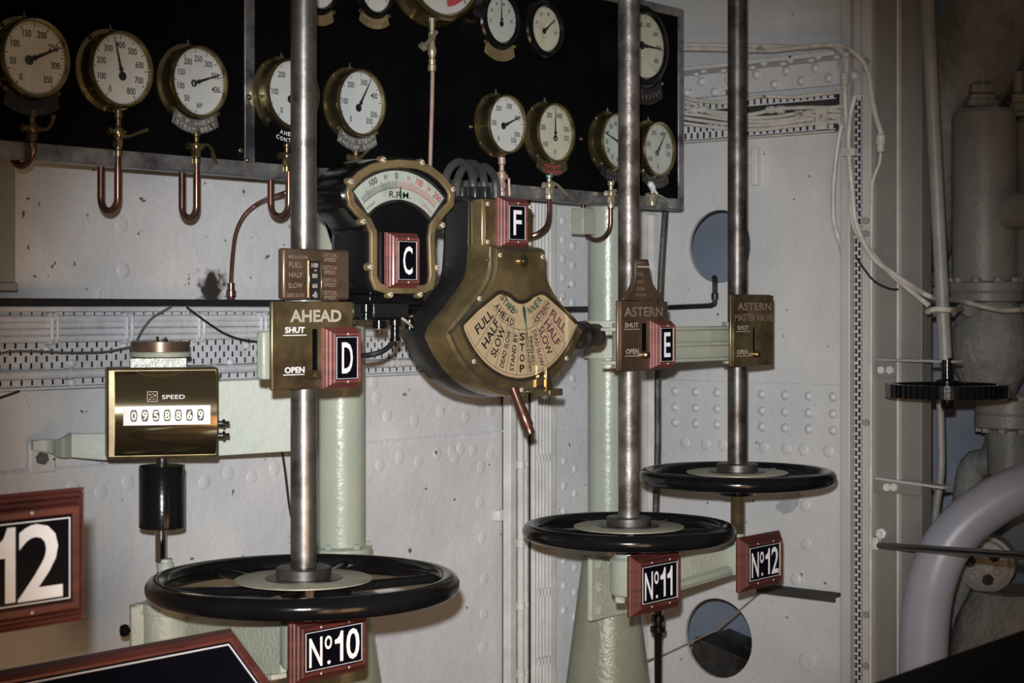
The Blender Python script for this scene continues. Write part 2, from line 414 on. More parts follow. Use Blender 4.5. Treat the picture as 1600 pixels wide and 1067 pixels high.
# ---- end bulkhead with two round lightening holes
h1 = ux(1124, 385, XB); r1 = 57*mx(1124, XB); h2 = ux(1122, 997, XB); r2 = 62*mx(1122, XB)
y_l, y_r = YW+.03, ux(1332, HZ, XB).y
def holed(mb, hc, r, z0, z1, x0, x1, n=48):
    a0, a1 = hc.y-r*1.15, hc.y+r*1.15
    mb.box(x0, x1, y_r, a0, z0, z1); mb.box(x0, x1, a1, y_l, z0, z1)
    out, inn = [], []
    for i in range(n):
        t = 2*math.pi*(i+.5)/n; c, s = math.cos(t), math.sin(t)
        hy = (a1-a0)/2; cz = (z0+z1)/2; hz = (z1-z0)/2
        k = min(hy/abs(c) if abs(c) > 1e-6 else 9, hz/abs(s) if abs(s) > 1e-6 else 9)
        out.append((hc.y+c*k, cz+s*k)); inn.append((hc.y+c*r, hc.z+s*r))
    for q in (a0, a1):                 # square the corners of the surround
        for zz in (z0, z1):
            j = min(range(n), key=lambda i: (out[i][0]-q)**2+(out[i][1]-zz)**2); out[j] = (q, zz)
    k = len(mb.v)
    for X in (x0, x1):
        mb.v += [Vector((X, a, b)) for a, b in out]; mb.v += [Vector((X, a, b)) for a, b in inn]
    for i in range(n):
        j = (i+1) % n
        mb.f += [(k+i, k+j, k+n+j, k+n+i), (k+2*n+i, k+3*n+i, k+3*n+j, k+2*n+j), (k+n+i, k+n+j, k+3*n+j, k+3*n+i)]
mb = MB(); T = .014
zA = h1.z-r1*1.15; zB = h1.z+r1*1.15; zC = h2.z-r2*1.15; zD = h2.z+r2*1.15
mb.box(XB, XB+T, y_r, y_l, zB, 3.1); mb.box(XB, XB+T, y_r, y_l, zD, zA); mb.box(XB, XB+T, y_r, y_l, 0, zC)
holed(mb, h1, r1, zA, zB, XB, XB+T); holed(mb, h2, r2, zC, zD, XB, XB+T)
wb = mb.build('wall_back', 'bulkhead_paint', label='white end bulkhead with two round lightening holes and rivet rows', cat='wall', kind='structure', ang=30)
zl = ux(1180, 597, XB).z                     # edge of the lower, lapped plate
ztop2 = ux(1122, 920, XB).z
MB().box(XB-.007, XB, y_r, YW-.06, ztop2, zl).build('lap_plate', 'bulkhead_paint', wb, bevel=.002)
RB = dome_mesh('rivet_bulkhead', .0165, .015, (-1, 0, 0), 'bulkhead_paint')
RBl = dome_mesh('rivet_faint', .021, .005, (-1, 0, 0), 'bulkhead_paint')
for a in (1022, 1057.3, 1089.5, 1123, 1158, 1193, 1229, 1266, 1304):
    for z in (-.289, -.346, -.401):
        p = ux(a, HZ, XB); shared('rivet', RB, wb, (XB-.007, p.y, H+z))
for a in (1072, 1104, 1131, 1195, 1230, 1257, 1296): shared('rivet', RBl, wb, (XB-.007, ux(a, HZ, XB).y, H-.472))
for a, b in [(1258, 790), (1260, 850), (1243, 905)]: shared('rivet', RBl, wb, ux(a, b, XB-.007))
MB().lathe([(.034, 0), (.034, .006), (.026, .009), (0, .004)], ux(1263, 1033, XB), (-1, 0, 0), 20).build('blank_plug', 'bulkhead_paint', wb)
# riveted angle along the top of the bulkhead
zf = H+.834
MB().box(XB-.018, XB, y_r, YW-.1, H+.752, zf).build('angle_web', 'bulkhead_paint', wb, bevel=.002)
MB().box(XB-.13, XB, y_r-.0, YW-.1, zf, zf+.014).build('angle_flange', 'bulkhead_paint', wb, bevel=.003)
RC = dome_mesh('rivet_angle', .0165, .017, (-1, 0, 0), 'bulkhead_paint'); RD = dome_mesh('rivet_under', .014, .011, (0, 0, -1), 'bulkhead_paint')
for a, b in [(1073.8, 145), (1097, 128), (1117.5, 144), (1140, 126), (1162, 140), (1183, 117), (1211, 132), (1230, 111), (1253, 127), (1275, 106.6), (1296, 122.5), (1316, 103), (1336, 118)]:
    shared('rivet', RC, wb, ux(a, b, XB-.018))
for a, b in [(1088.5, 115), (1098.8, 110.5), (1131, 109.5), (1142, 106), (1175.6, 104.7), (1193.5, 99), (1223.5, 99), (1235.6, 94.4), (1267.5, 93.5), (1278.8, 89), (1308, 88.7), (1322, 84)]:
    shared('rivet', RD, wb, uz(a, b, zf))
# small hanging lug under the tray
MB().box(XB-.03, XB, ux(1189, 0, XB).y, ux(1180, 0, XB).y, ux(1185, 290, XB).z, ux(1185, 232, XB).z).box(XB-.02, XB, ux(1180, 0, XB).y, ux(1172, 0, XB).y, ux(1185, 258, XB).z, ux(1185, 240, XB).z).build('lug', 'bulkhead_paint', wb, bevel=.003)
# small shelf angle low on the right
sh = MB(); p0 = ux(1200, 912, XB); p1 = ux(1322, 915, XB)
sh.box(XB-.07, XB, p1.y, p0.y, p0.z-.008, p0.z); sh.box(XB-.075, XB-.068, p1.y, p0.y, p0.z-.022, p0.z)
sh.build('shelf_angle', 'near_black', wb, bevel=.002)
# the dim compartment behind the holes
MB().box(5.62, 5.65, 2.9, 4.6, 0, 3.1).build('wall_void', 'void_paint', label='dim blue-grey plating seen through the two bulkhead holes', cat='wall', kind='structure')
q = ux(1118, 990, 5.45)
vb = MB(); vb.box(-.12, .12, -.16, .16, -.3, 0, Matrix.Translation(ux(1168, 1012, 5.47)) @ Matrix.Rotation(R(14), 4, 'X')); 
vb.build('steel_box', 'dark_steel', label='dark box edge inside the lower bulkhead hole', cat='box', bevel=.005)

# ---- far plating beyond the post
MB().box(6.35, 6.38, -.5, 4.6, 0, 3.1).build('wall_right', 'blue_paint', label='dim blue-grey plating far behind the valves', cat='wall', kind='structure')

# ---- vertical steel post between bulkhead and machinery
def py_(px, x): return ux(px, HZ, x).y
post = thing('trim_1', (XB, py_(1390, XB), 0), 'tall grey steel post between white bulkhead and valves', 'post', kind='structure')
X1 = XB-.03
MB().box(X1, XB+.06, py_(1403, X1), py_(1361, X1), 0, 3.1).build('web_plate', 'web_paint', post, bevel=.002)
MB().box(X1+.022, XB+.06, py_(1440, X1+.02), py_(1403, X1), 0, 3.1).build('back_plate', 'web_paint', post, bevel=.002)
MB().box(X1-.003, X1+.02, py_(1404.5, X1), py_(1401.5, X1), 0, 3.1).build('edge_strip', 'pipe_paint', post, bevel=.001)
MB().box(X1-.028, X1+.01, py_(1361, X1-.028), py_(1346, X1-.028), 0, 3.1).build('flange', 'flange_paint', post, bevel=.004)
MB().box(X1-.014, XB+.012, py_(1331, X1), py_(1316, X1), 0, 3.1).build('flange', 'flange_paint', post, bevel=.004)
MB().box(XB-.008, XB+.012, py_(1347, X1), py_(1329, X1), 0, ux(1338, 148, XB).z).build('tray_back', 'near_black', post)
MB().box(XB-.011, XB+.012, py_(1347, X1), py_(1329, X1), ux(1338, 148, XB).z+.001, 3.1).build('filler_plate', 'flange_paint', post)
mb = MB(); perf(mb, .0, ux(1338, 148, XB).z, py_(1347, X1), py_(1330, X1), .026, .019, 3, .003, lambda u, v: Vector((XB-.011, v, u)))
mb.build('slotted_tray', 'tray_paint', post, kind='stuff', solid=1)
HB = hex_mesh('bolt', .012, .01, 'valve_paint', (-1, 0, 0))
for b in (96, 108, 345, 365, 660, 960, 1040): shared('bolt', HB, post, ux(1354, b, X1-.028))

# ---- horizontal cable tray along the left wall
def tz(py): return uy(100, py, YW-.05).z
xa, xb_ = -.3, uy(790, HZ, YW-.04).x
tray = thing('cable_tray', (2.8, YW, tz(606)), 'white slotted cable tray running level behind the brass counter', 'cable tray')
MB().box(xa, xb_, YW-.016, YW, tz(605), tz(478)).build('backing', 'near_black', tray)  # near-black sheet that darkens the slots from behind
MB().box(xa, wall_x(700), YW-.085, YW, tz(477), tz(466.5)).build('ledge', 'rubber_black', tray, bevel=.002)  # black shelf strip stands in for the dark shadow recess here
mb = MB(); perf(mb, xa, xb_, tz(577), tz(533), .030, .0062, 4, .0025, lambda u, v: Vector((u, YW-.030, v))); mb.build('slotted_plate', 'tray_paint', tray, kind='stuff', solid=1)
mb = MB(); perf(mb, xa, xb_, tz(603), tz(590), .030, .006, 1, .004, lambda u, v: Vector((u, YW-.034, v))); mb.build('slotted_strip', 'tray_paint', tray, kind='stuff', solid=1)
mb = MB(); perf(mb, xa, xb_, tz(494), tz(486), .031, .004, 1, .002, lambda u, v: Vector((u, YW-.034, v))); mb.build('slotted_strip', 'tray_paint', tray, kind='stuff', solid=1)
MB().box(xa, xb_, YW-.048, YW-.0, tz(608), tz(603.5)).build('lower_edge', 'tray_paint', tray, bevel=.002)
def wob(a, b, y, z, n, amp):
    return [Vector((a+(b-a)*i/n, y+random.uniform(-amp, amp), z+random.uniform(-amp, amp))) for i in range(n+1)]
for i, (py, r) in enumerate([(482.5, .0075), (497.5, .0088), (508, .0088), (518.5, .0088), (529, .0088), (584.5, .0118)]):
    c = MB().tube(smooth(wob(xa, xb_, YW-.046, tz(py), 10, .0012), 4), r, 10).build('cable', 'tray_paint', label=['thin white conduit along the top of the level tray', 'white cable uppermost of four bundled on the level tray', 'white cable second from top of the four bundled on the level tray', 'white cable third from top of the four bundled on the level tray', 'white cable lowest of the four bundled on the level tray', 'thick white conduit along the bottom of the level tray'][i], cat='cable', group='cables on the level tray')
for a in (78, 195, 308, 405, 590, 598):
    x = uy(a, HZ, YW-.05).x
    mb = MB()
    prof = [(YW-.03, tz(491.5)), (YW-.052, tz(492)), (YW-.058, tz(496)), (YW-.058, tz(530)), (YW-.052, tz(534)), (YW-.03, tz(536))]
    for j in range(len(prof)-1):
        (ya, za), (yb, zb) = prof[j], prof[j+1]
        mb.tube([(x, ya, za), (x, yb, zb)], .006, 8)
    mb.tube([(x+.017, p, q) for p, q in prof], .005, 8)
    mb.build('saddle_clip', 'tray_paint', tray)
    mb = MB().lathe([(.011, -.012), (.013, 0), (.011, .012)], (x+.04, YW-.046, tz(584.5)), (1, 0, 0), 12)
    mb.lathe([(.0145, -.006), (.0145, .006)], (x+.055, YW-.046, tz(584.5)), (1, 0, 0), 12); mb.build('coupling', 'tray_paint', tray)
RT = dome_mesh('tray_bolt', .011, .009, (0, -1, 0), 'tray_paint')
for a, b in [(72, 546), (112, 568), (112, 598), (193, 540), (360, 566), (385, 540)]: shared('bolt', RT, tray, uy(a, b, YW-.030))

# ---- vertical cable run
zt, zb_ = H+.42, .02
YV = YW-.055
run = thing('cable_run', (uy(830, HZ, YV).x, YV, 0), 'white vertical cable run with perforated strips beside the green pipe stand', 'cable run')
def vx(px): return uy(px, HZ, YV).x
MB().box(vx(801), vx(858), YV+.012, YW-.01, zb_, zt).build('backing', 'near_black', run)
MB().box(vx(793), vx(803), YV-.012, YV+.02, zb_, zt).build('side_rail', 'pipe_paint', run, bevel=.003)
MB().box(vx(855.5), vx(865.5), YV-.012, YV+.02, zb_, zt).build('side_rail', 'pipe_paint', run, bevel=.003)
for (a, b) in ((803, 806.5), (821.5, 828)):
    mb = MB(); perf(mb, zb_, zt, vx(a), vx(b), .05, .03, 1, .003, lambda u, v: Vector((v, YV+.006, u))); mb.build('slotted_strip', 'tray_paint', run, kind='stuff', solid=1)
cab = [(811, .0125), (819.5, .0065), (831, .0095), (837, .0058), (842, .0058), (847, .0058), (852, .0058)]
for i, (a, r) in enumerate(cab):
    x = vx(a)
    MB().tube([Vector((x+random.uniform(-.0008, .0008), YV-.006, zb_+(zt-zb_)*k/10)) for k in range(11)], r, 10).build('cable', 'pipe_paint', label=['thick white conduit at the left of the vertical run', 'thin white conduit beside the thick one on the vertical run', 'medium white conduit in the middle of the vertical run', 'first of four slim white cables on the vertical run', 'second of four slim white cables on the vertical run', 'third of four slim white cables on the vertical run', 'fourth slim white cable beside the right rail of the vertical run'][i], cat='cable', group='cables on the vertical run')
for b in (612, 716, 821, 926, 1033):
    z = uy(840, b, YV).z
    mb = MB(); mb.box(vx(834), vx(855), YV-.016, YV, z-.012, z+.012)
    for i, (a, r) in enumerate(cab[3:]): mb.cyl((vx(a), YV-.008, z-.013), (vx(a), YV-.008, z+.013), .0105, n=10)
    mb.build('saddle_clip', 'pipe_paint', run)
for b in (725, 848, 945, 1050):
    z = uy(815, b, YV).z; MB().lathe([(.0125, -.014), (.0155, -.012), (.0155, .012), (.0125, .014)], (vx(811), YV-.006, z), (0, 0, 1), 12).lathe([(.006, -.01), (.0095, -.008), (.0095, .008), (.006, .01)], (vx(819.5), YV-.006, z), (0, 0, 1), 10).build('coupling', 'pipe_paint', run)

# ---- cabinet edge at far left
p0 = uy(24, 252, YW-.12); p1 = uy(24, 453, YW-.12)
cb = thing('cabinet', (p0.x-.25, YW-.1, p1.z), 'plain grey steel wall cabinet at the left edge under the gauge board', 'cabinet')
MB().box(p0.x-.5, p0.x, YW-.12, YW, p1.z, p0.z+.05).build('body', 'cabinet_grey', cb, bevel=.003)
MB().box(p0.x-.51, p0.x+.004, YW-.126, YW, p1.z-.002, p1.z+.018).build('bottom_rail', 'cabinet_grey', cb, bevel=.003)

# ================================================================== gauge board
zb0 = H+.343; zb1 = H+1.35; xr = uy(1066, HZ, YB).x; xl = .4
board = thing('gauge_board', (3.2, YB, zb0), 'long black gauge board with a dull metal edge frame', 'gauge board')
MB().box(xl, xr-.003, YB, YB+.012, zb0, H+1.025).build('panel', 'board_black', board)
fh = .036
fr = MB(); fr.box(xl, xr, YB-.006, YB, zb0, zb0+fh); fr.box(xl, xr, YB, YB+.03, zb0-.004, zb0+.002); fr.build('bottom_rail', 'galvanised', board, bevel=.0015)
zt1 = H+1.026
fr = MB(); fr.box(xr-.03, xr, YB-.006, YB, zb0+fh, zt1-.03); fr.box(xr-.004, xr, YB, YB+.04, zb0, zt1); fr.build('end_rail', 'galvanised', board, bevel=.0015)
fr = MB(); fr.box(xl, xr, YB-.006, YB, zt1-.03, zt1); fr.build('top_rail', 'galvanised', board, bevel=.0015)
xv0 = uy(380.5, 120, YB).x; xv1 = uy(396, 120, YB).x
MB().box(xv0, xv1, YB-.006, YB, zb0+fh, zt1-.03).build('mullion', 'galvanised', board, bevel=.0015)
for a, b in ((389, 152), (386, 250), (735, 198), (907, 217), (375, 235)):
    shared('bolt', dome_mesh('board_bolt', .008, .007, (0, -1, 0), 'brass_bright', 12), board, uy(a, b, YB-(.006 if a < 600 else 0)))
# legs of the board down to the wall
for a in (150, 700, 1040):
    x = uy(a, HZ, YB).x; MB().box(x-.02, x+.02, YB+.012, YW-.0, zb0+.15, zb0+.19).build('stay', 'galvanised', board)
zb1 = zt1
def fan(c, r, a): return (c[0]+r*math.sin(R(a)), c[1]+r*math.cos(R(a)))   # angle clockwise from top
def gauge(px, py, rpx, label, nums, a0, a1, pointer, dial='dial_white', depth=.047, plate=None, ring=False, kind='brass', ticks=50, group='brass pressure gauges', red=None):
    yf = YB-depth; c = uy(px, py, yf); r = rpx*my(px, yf); k = (c.x, c.z)
    t = thing('pressure_gauge', (c.x, YB, c.z-r*1.12), label, 'gauge', group)
    case_m, ring_m = ('brass', 'brass_plate') if kind == 'brass' else ('enamel_black', 'enamel_black')
    back = Vector((c.x, YB, c.z))
    if kind == 'brass':
        prof = [(0, -.001), (r*1.20, -.001), (r*1.20, .006), (r*1.07, .010), (r*1.03, .016), (r*1.05, depth-.012), (r*1.10, depth-.008), (r*1.10, depth-.001)]
    else:
        prof = [(0, -.001), (r*.92, -.001), (r*.92, depth*.3), (r*1.0, depth*.33), (r*1.0, depth*.6), (r*1.28, depth*.7), (r*1.30, depth-.008), (r*1.2, depth-.001)]
    MB().lathe(prof, back, (0, -1, 0), 48).build('case', case_m, t)
    e = depth
    MB().lathe([(r*1.10, e-.003), (r*1.115, e+.002), (r*1.08, e+.008), (r*1.02, e+.007), (r*.985, e-.002)] if kind == 'brass' else
               [(r*1.22, e-.003), (r*1.2, e+.004), (r*1.06, e+.006), (r*.985, e-.002)], back, (0, -1, 0), 48).build('bezel', 'brass' if kind == 'brass' else 'enamel_black', t)
    d = MB().lathe([(0, e-.003), (r, e-.003)], back, (0, -1, 0), 48).build('dial', dial, t)
    y = yf+.0022
    tk = MB(); nt_ = ticks
    for i in range(nt_+1):
        a = a0+(a1-a0)*i/nt_; ln = .11 if i % 5 == 0 else .06; wd = .012 if i % 5 == 0 else .006
        p = fan(k, r*(.965-ln), a); q = fan(k, r*.965, a); dx, dz = math.cos(R(a))*r*wd, -math.sin(R(a))*r*wd
        n0 = len(tk.v); tk.v += [Vector((p[0]-dx, y, p[1]-dz)), Vector((p[0]+dx, y, p[1]+dz)), Vector((q[0]+dx, y, q[1]+dz)), Vector((q[0]-dx, y, q[1]-dz))]; tk.f.append((n0, n0+1, n0+2, n0+3))
    tk.build('tick_marks', 'print_black', d, cat='print')
    nm = MB()
    hh = .19 if kind == 'brass' else .15
    for s_, a in nums:
        p = fan(k, r*.70, a); nm.text(s_, p[0], y, p[1], h=r*hh, off=.012, asp=.8)
    nm.build('numerals', 'print_black', d, cat='print')
    if red:
        P = [fan(k, r*.3, red[0]+(red[1]-red[0])*i/10) for i in range(11)]+[fan(k, r*.86, red[1]+(red[0]-red[1])*i/10) for i in range(11)]
        MB().prism(P, y+.0002, y+.0004).build('red_sector', 'print_pink', d)
    pa = pointer; tip = fan(k, r*.93, pa); tail = fan(k, r*.20, pa+180); yp = yf+.0005
    pm = MB(); dx, dz = math.cos(R(pa)), -math.sin(R(pa))
    w1, w0 = r*.010, r*.045
    pm.prism([(tail[0]-dx*w0*.6, tail[1]-dz*w0*.6), (k[0]-dx*w0, k[1]-dz*w0), (tip[0]-dx*w1, tip[1]-dz*w1), (tip[0]+dx*w1, tip[1]+dz*w1), (k[0]+dx*w0, k[1]+dz*w0), (tail[0]+dx*w0*.6, tail[1]+dz*w0*.6)], yp-.0006, yp)
    if ring:
        pts = [Vector((tail[0]+r*.085*math.cos(2*math.pi*i/16), yp-.0005, tail[1]+r*.085*math.sin(2*math.pi*i/16))) for i in range(16)]
        pm.tube(pts, r*.028, 6, True)
    else: pm.lathe([(r*.13, 0), (r*.13, .001), (0, .001)], (tail[0], yp, tail[1]), (0, -1, 0), 18)
    pm.lathe([(r*.07, 0), (r*.06, .003), (0, .003)], (k[0], yp, k[1]), (0, -1, 0), 14)
    pm.build('pointer', 'print_black', t)
    MB().lathe([(0, e+.0035), (r*1.0, e+.0035)], back, (0, -1, 0), 40).build('glass', 'glass_pane', t)
    if kind == 'brass': MB().cyl((c.x, YB-.004, c.z+r*1.19), (c.x, YB-.004, c.z+r*1.33), r*.035, n=8).cyl((c.x, YB-.004, c.z+r*1.15), (c.x, YB-.004, c.z+r*1.21), r*.08, n=8).build('top_screw', 'steel', t)
    for a in (40, 130, 230, 320): 
        p = fan(k, r*1.14, a)
        if kind == 'brass': shared('screw', SCREW_S, t, (p[0], YB-.007, p[1]))
    if plate:
        lines, pm_, tm = plate
        ra, rb = r*(1.14 if kind == 'brass' else 1.32), r*(1.58 if kind == 'brass' else 1.82)
        yy = yf+.012 if kind == 'brass' else yf+.006
        am = 44 if kind == 'brass' else 42
        P = [fan(k, ra, 180+am-2*am*i/14) for i in range(15)]+[fan(k, rb, 180-am*.8+2*am*.8*i/14) for i in range(15)]
        np_ = MB().prism(P, yy, yy+.003).build('name_plate', pm_, t, bevel=.0008)
        lt = MB()
        for li, txt in enumerate(lines):
            if not txt: continue
            rr = rb-(rb-ra)*(.28+.45*(len(lines)-1-li)) if len(lines) > 1 else (ra+rb)/2
            n = len(txt); sp = (rb-ra)*.36/rr*180/math.pi*1.05
            sp = min(sp, 2*am*.8/max(n, 1))
            for j, ch in enumerate(txt):
                if ch == ' ': continue
                if ch == '.':
                    q = fan(k, rr+(rb-ra)*.12, 180+(n-1)*sp/2-j*sp+sp*.25); lt.text(ch, q[0], yy-.0006, q[1], h=(rb-ra)*.06, w=(rb-ra)*.06); continue
                a = 180+(n-1)*sp/2-j*sp; p = fan(k, rr, a)
                lt.text(ch, p[0], yy-.0006, p[1], h=(rb-ra)*.30, w=min((rb-ra)*.28, rr*R(sp)*.8) if ch not in 'I.' else (rb-ra)*.08, off=.02, rot=-R(a-180))
        lt.build('lettering', tm, np_, cat='print')
        for sgn in (-1, 1):
            p = fan(k, (ra+rb)/2-r*.12, 180+sgn*am); shared('screw', SCREW_S, t, (p[0], yy-.001, p[1]))
    return c, r
def seq(vals, a0, st): return [(str(v), a0+st*i) for i, v in enumerate(vals)]
S55 = seq((0, 100, 200, 300, 400, 500), -142, 52)+[('550', 143)]
G = {}
G[1] = gauge(55, 90.6, 57, 'large brass gauge at the far left, marked 0 to 350, no readable plate', seq(range(0, 351, 50), -142, 40.5), -142, 142, 66, plate=(['', 'DISCH'], 'worn_black', 'print_faint'))
G[2] = gauge(189.5, 108, 54.5, 'brass gauge marked 0 to 800, second from left', seq(range(0, 801, 100), -148, 37), -148, 148, -14)
G[3] = gauge(311, 127.5, 51.3, 'brass gauge over the plate H.P. AHEAD STEAM BELT', seq(range(50, 401, 50), -140, 35)+[('air', 176)], -175, 105, 71, ring=True, plate=(['H.P.AHEAD', 'STEAM BELT'], 'galvanised', 'print_pale'))
G[4] = gauge(457, 146, 50, 'brass gauge half hidden behind the AHEAD valve spindle', S55, -142, 143, 20, plate=(['AHEAD', 'CONTROL'], 'board_black', 'print_white'))
G[5] = gauge(564, 160.6, 48, 'brass gauge over the plate reading ENGINE ROOM', S55, -142, 143, 31, plate=(['MAIN STEAM', 'ENGINE ROOM'], 'galvanised', 'print_pale'))
G[6] = gauge(792, 194, 42.5, 'brass gauge above the F sign, no name plate', S55, -142, 143, 67)
G[7] = gauge(868, 207.5, 42.5, 'brass gauge over the red-lettered ASTERN CONTROL plate', seq((0, 100, 200, 300, 400, 500), -180, 51)+[('550', 102)], -180, 110, 1, dial='dial_cream', ring=True, plate=(['ASTERN', 'CONTROL'], 'brass_plate', 'print_pink'))
G[8] = gauge(966, 221, 40.5, 'brass gauge half hidden behind the ASTERN valve spindle', seq((0, 10, 20, 30, 40, 50, 60, 70, 80), -178, 28), -178, 60, -72, dial='dial_grey', plate=(['IIIIIII', 'IIIIIII'], 'worn_black', 'print_dull'))
G[9] = gauge(1029.5, 233, 39, 'rightmost brass gauge at the corner of the board', seq((0, 100, 200, 300, 400, 500), -178, 51)+[('550', 102)], -178, 110, 36, dial='dial_grey', ring=True, plate=(['IIIIIIIII', 'IIIIIII'], 'worn_black', 'print_dull'))
K = dict(kind='black', depth=.12, group='black thermometer gauges', ticks=30)
tens = lambda a0, st, vals: seq(vals, a0, st)
gauge(500, -22, 34, 'black gauge at the top edge beside the AHEAD spindle, brass plate only in view', tens(-135, 45, (0, 20, 40, 60, 80, 100)), -140, 140, 40, dial='dial_white', plate=(['IIIII', 'IIIII'], 'brass_ring', 'print_dull'), **K)
gauge(588, -15, 33, 'black gauge cut by the top edge above a brass plate, left of the red-sector gauge', tens(-135, 45, (0, 20, 40, 60, 80, 1000)), -140, 140, 120, dial='dial_white', plate=(['IIIIIIIII', 'IIIII'], 'brass_ring', 'print_pale'), **K)
gauge(693, -66, 88, 'big brass gauge with a red sector, cut by the top edge', tens(-140, 56, (0, 1, 2, 3, 4, 5)), -140, 140, -60, dial='dial_white', red=(135, 172), depth=.06, group='brass pressure gauges')
gauge(784, 30, 36, 'black gauge with an upright pointer over a small brass plate', tens(-100, 38, (10, 20, 30, 40, 50, 60)), -140, 140, 0, dial='dial_grey', plate=(['IIIIIII', 'IIIII'], 'brass_ring', 'print_dull'), **K)
gauge(854, 45, 34.5, 'black gauge with a slanting pointer, rightmost of the close pair', tens(-70, 42, (20, 30, 40, 50, 60)), -140, 140, 52, dial='dial_cream', **K)
gauge(1009.5, 72, 50, 'largest black gauge, behind the ASTERN spindle at the top right of the board', tens(-60, 37, (300, 400, 500, 600, 700, 800)), -140, 140, 90, dial='dial_cream', plate=(['IIIIIIIIII'], 'worn_black', 'print_dull'), **K)

# ---- gauge cocks and copper siphon pipes
def cock(px, y0, y1, hand, label, m='brass'):
    yc = YB-.026; a = uy(px, y0, yc); b = uy(px, y1, yc); x = a.x; h = a.z-b.z
    t = thing('gauge_cock', (x, yc, b.z), label, 'gauge cock', 'brass gauge cocks')
    MB().lathe([(.0, 0), (.012, 0), (.012, .012), (.0085, .015), (.0085, h*.38), (.012, h*.42), (.014, h*.52), (.012, h*.62), (.007, h*.66), (.007, h*.8), (.011, h*.83), (.011, h), (0, h)], (x, yc, b.z), (0, 0, 1), 14).build('body', m, t)
    MB().lathe([(.013, 0), (.013, .016), (.010, .018)], (x, yc, b.z+h*.2), (0, 0, 1), 6).build('union_nut', m, t)
    zc = b.z+h*.52
    MB().cyl((x-.022, yc, zc), (x+.02, yc, zc), .007, n=10).lathe([(.009, 0), (.009, .006), (0, .006)], (x-.022, yc, zc), (-1, 0, 0), 6).build('plug', m, t)
    P = [uy(p, q, yc-.004) for p, q in hand]
    rr = [.0042]*len(P); rr[-1] = .0058
    MB().tube(P, rr, 10).build('handle', m, t)
cock(50, 172, 232, [(52, 203), (72, 202), (79, 197), (84, 180)], 'dim brass cock under the far left gauge', 'brass_plate')
cock(184.5, 172, 244, [(188, 214), (203, 213), (230, 203)], 'brass cock with a raised handle under the 0 to 800 gauge')
cock(306.5, 204, 256, [(310, 226), (325, 226), (331, 233), (337, 256)], 'brass cock with a drooping handle under the STEAM BELT plate')
cock(448, 222, 268, [(446, 241), (438, 241)], 'brass cock beside the AHEAD valve spindle')
cock(556, 233, 262, [(558, 247), (566, 243), (575, 233)], 'brass cock with raised handle under the ENGINE ROOM plate', 'brass_plate')
cock(784, 246, 306, [(787, 276), (795, 279), (796, 306)], 'brass cock with handle hanging straight above the F sign', 'copper_pink')
cock(858, 270, 311, [(861, 284), (870, 288), (886, 304)], 'brass cock with slanting handle under the ASTERN CONTROL plate', 'verdigris_brass')
cock(954.5, 282, 325, [(958, 297), (962, 298)], 'brass cock left of the ASTERN valve spindle', 'verdigris_brass')
cock(1019, 292, 321, [(1022, 303), (1032, 306), (1050, 318)], 'small brass cock under the rightmost gauge', 'verdigris_brass')
def siphon(px, y0, ybot, gap, label, r=.0085):
    yc = YB-.026; a = uy(px, y0, yc); x = a.x; zb = uy(px-gap*.4, ybot, yc).z+r
    d = gap*my(px, yc)/.766; R_ = d/2
    pts = [(x, yc, a.z), (x, yc, zb+R_)]+[(x, yc+R_-R_*math.cos(math.pi*i/12), zb+R_-R_*math.sin(math.pi*i/12)) for i in range(1, 12)]+[(x, yc+d, zb+R_), (x, yc+d, zb0+.15)]
    MB().tube([Vector(p) for p in pts], r, 12).build('siphon_pipe', 'copper', label=label, cat='pipe', group='copper siphon pipes')
siphon(184, 243, 334, 33, 'copper U-pipe hanging below the 0 to 800 gauge')
siphon(307, 254, 345, 27, 'copper U-pipe hanging below the STEAM BELT gauge')
siphon(451, 266, 342, 32, 'copper U-pipe left of the AHEAD valve spindle')
siphon(954, 324, 377, 41, 'copper U-pipe hanging in front of the far green column', .0075)
siphon(52, 232, 262, 45, 'copper U-pipe at the left edge below the board')
yc = YB-.026
MB().tube(smooth([uy(858, 308, yc), uy(858, 335, yc), uy(854, 353, yc), uy(842, 364, yc+.01), uy(828, 369, yc+.03), uy(812, 370, yc+.05)], 5), .0075, 10).build('bent_pipe', 'copper', label='copper pipe bending left below the ASTERN CONTROL gauge', cat='pipe', group='copper siphon pipes')
# pipe from the big gauge down into the rev counter
dp = thing('gauge_drop_pipe', tuple(uy(672, 258, YB-.05)), 'pinkish copper drop pipe with a cross-handled cock from the red-sector gauge', 'pipe')
yp = YB-.05
MB().tube([uy(676, 108, yp), uy(675, 160, yp), uy(672, 262, yp)], .0058, 10).build('pipe', 'copper_pink', dp)
x = uy(675, 100, yp).x; s_ = my(675, yp)
MB().lathe([(.006, 0), (.0115, .002), (.0115, .018), (.009, .02), (.0105, .028), (.0105, .034), (.007, .036), (.012, .05), (.013, .062), (.009, .075), (.008, .09), (.011, .094), (.011, .11), (.008, .112), (.009, .15)], (x, yp, uy(675, 112, yp).z), (0, 0, 1), 14).build('body', 'verdigris_brass', dp)
MB().tube([uy(661, 73, yp-.016), uy(668, 67, yp-.018), uy(682, 50, yp-.016)], [.0075, .0065, .006], 10).cyl(uy(658, 70, yp-.016), uy(664, 76, yp-.016), .010, n=8).build('handle', 'verdigris_brass', dp)
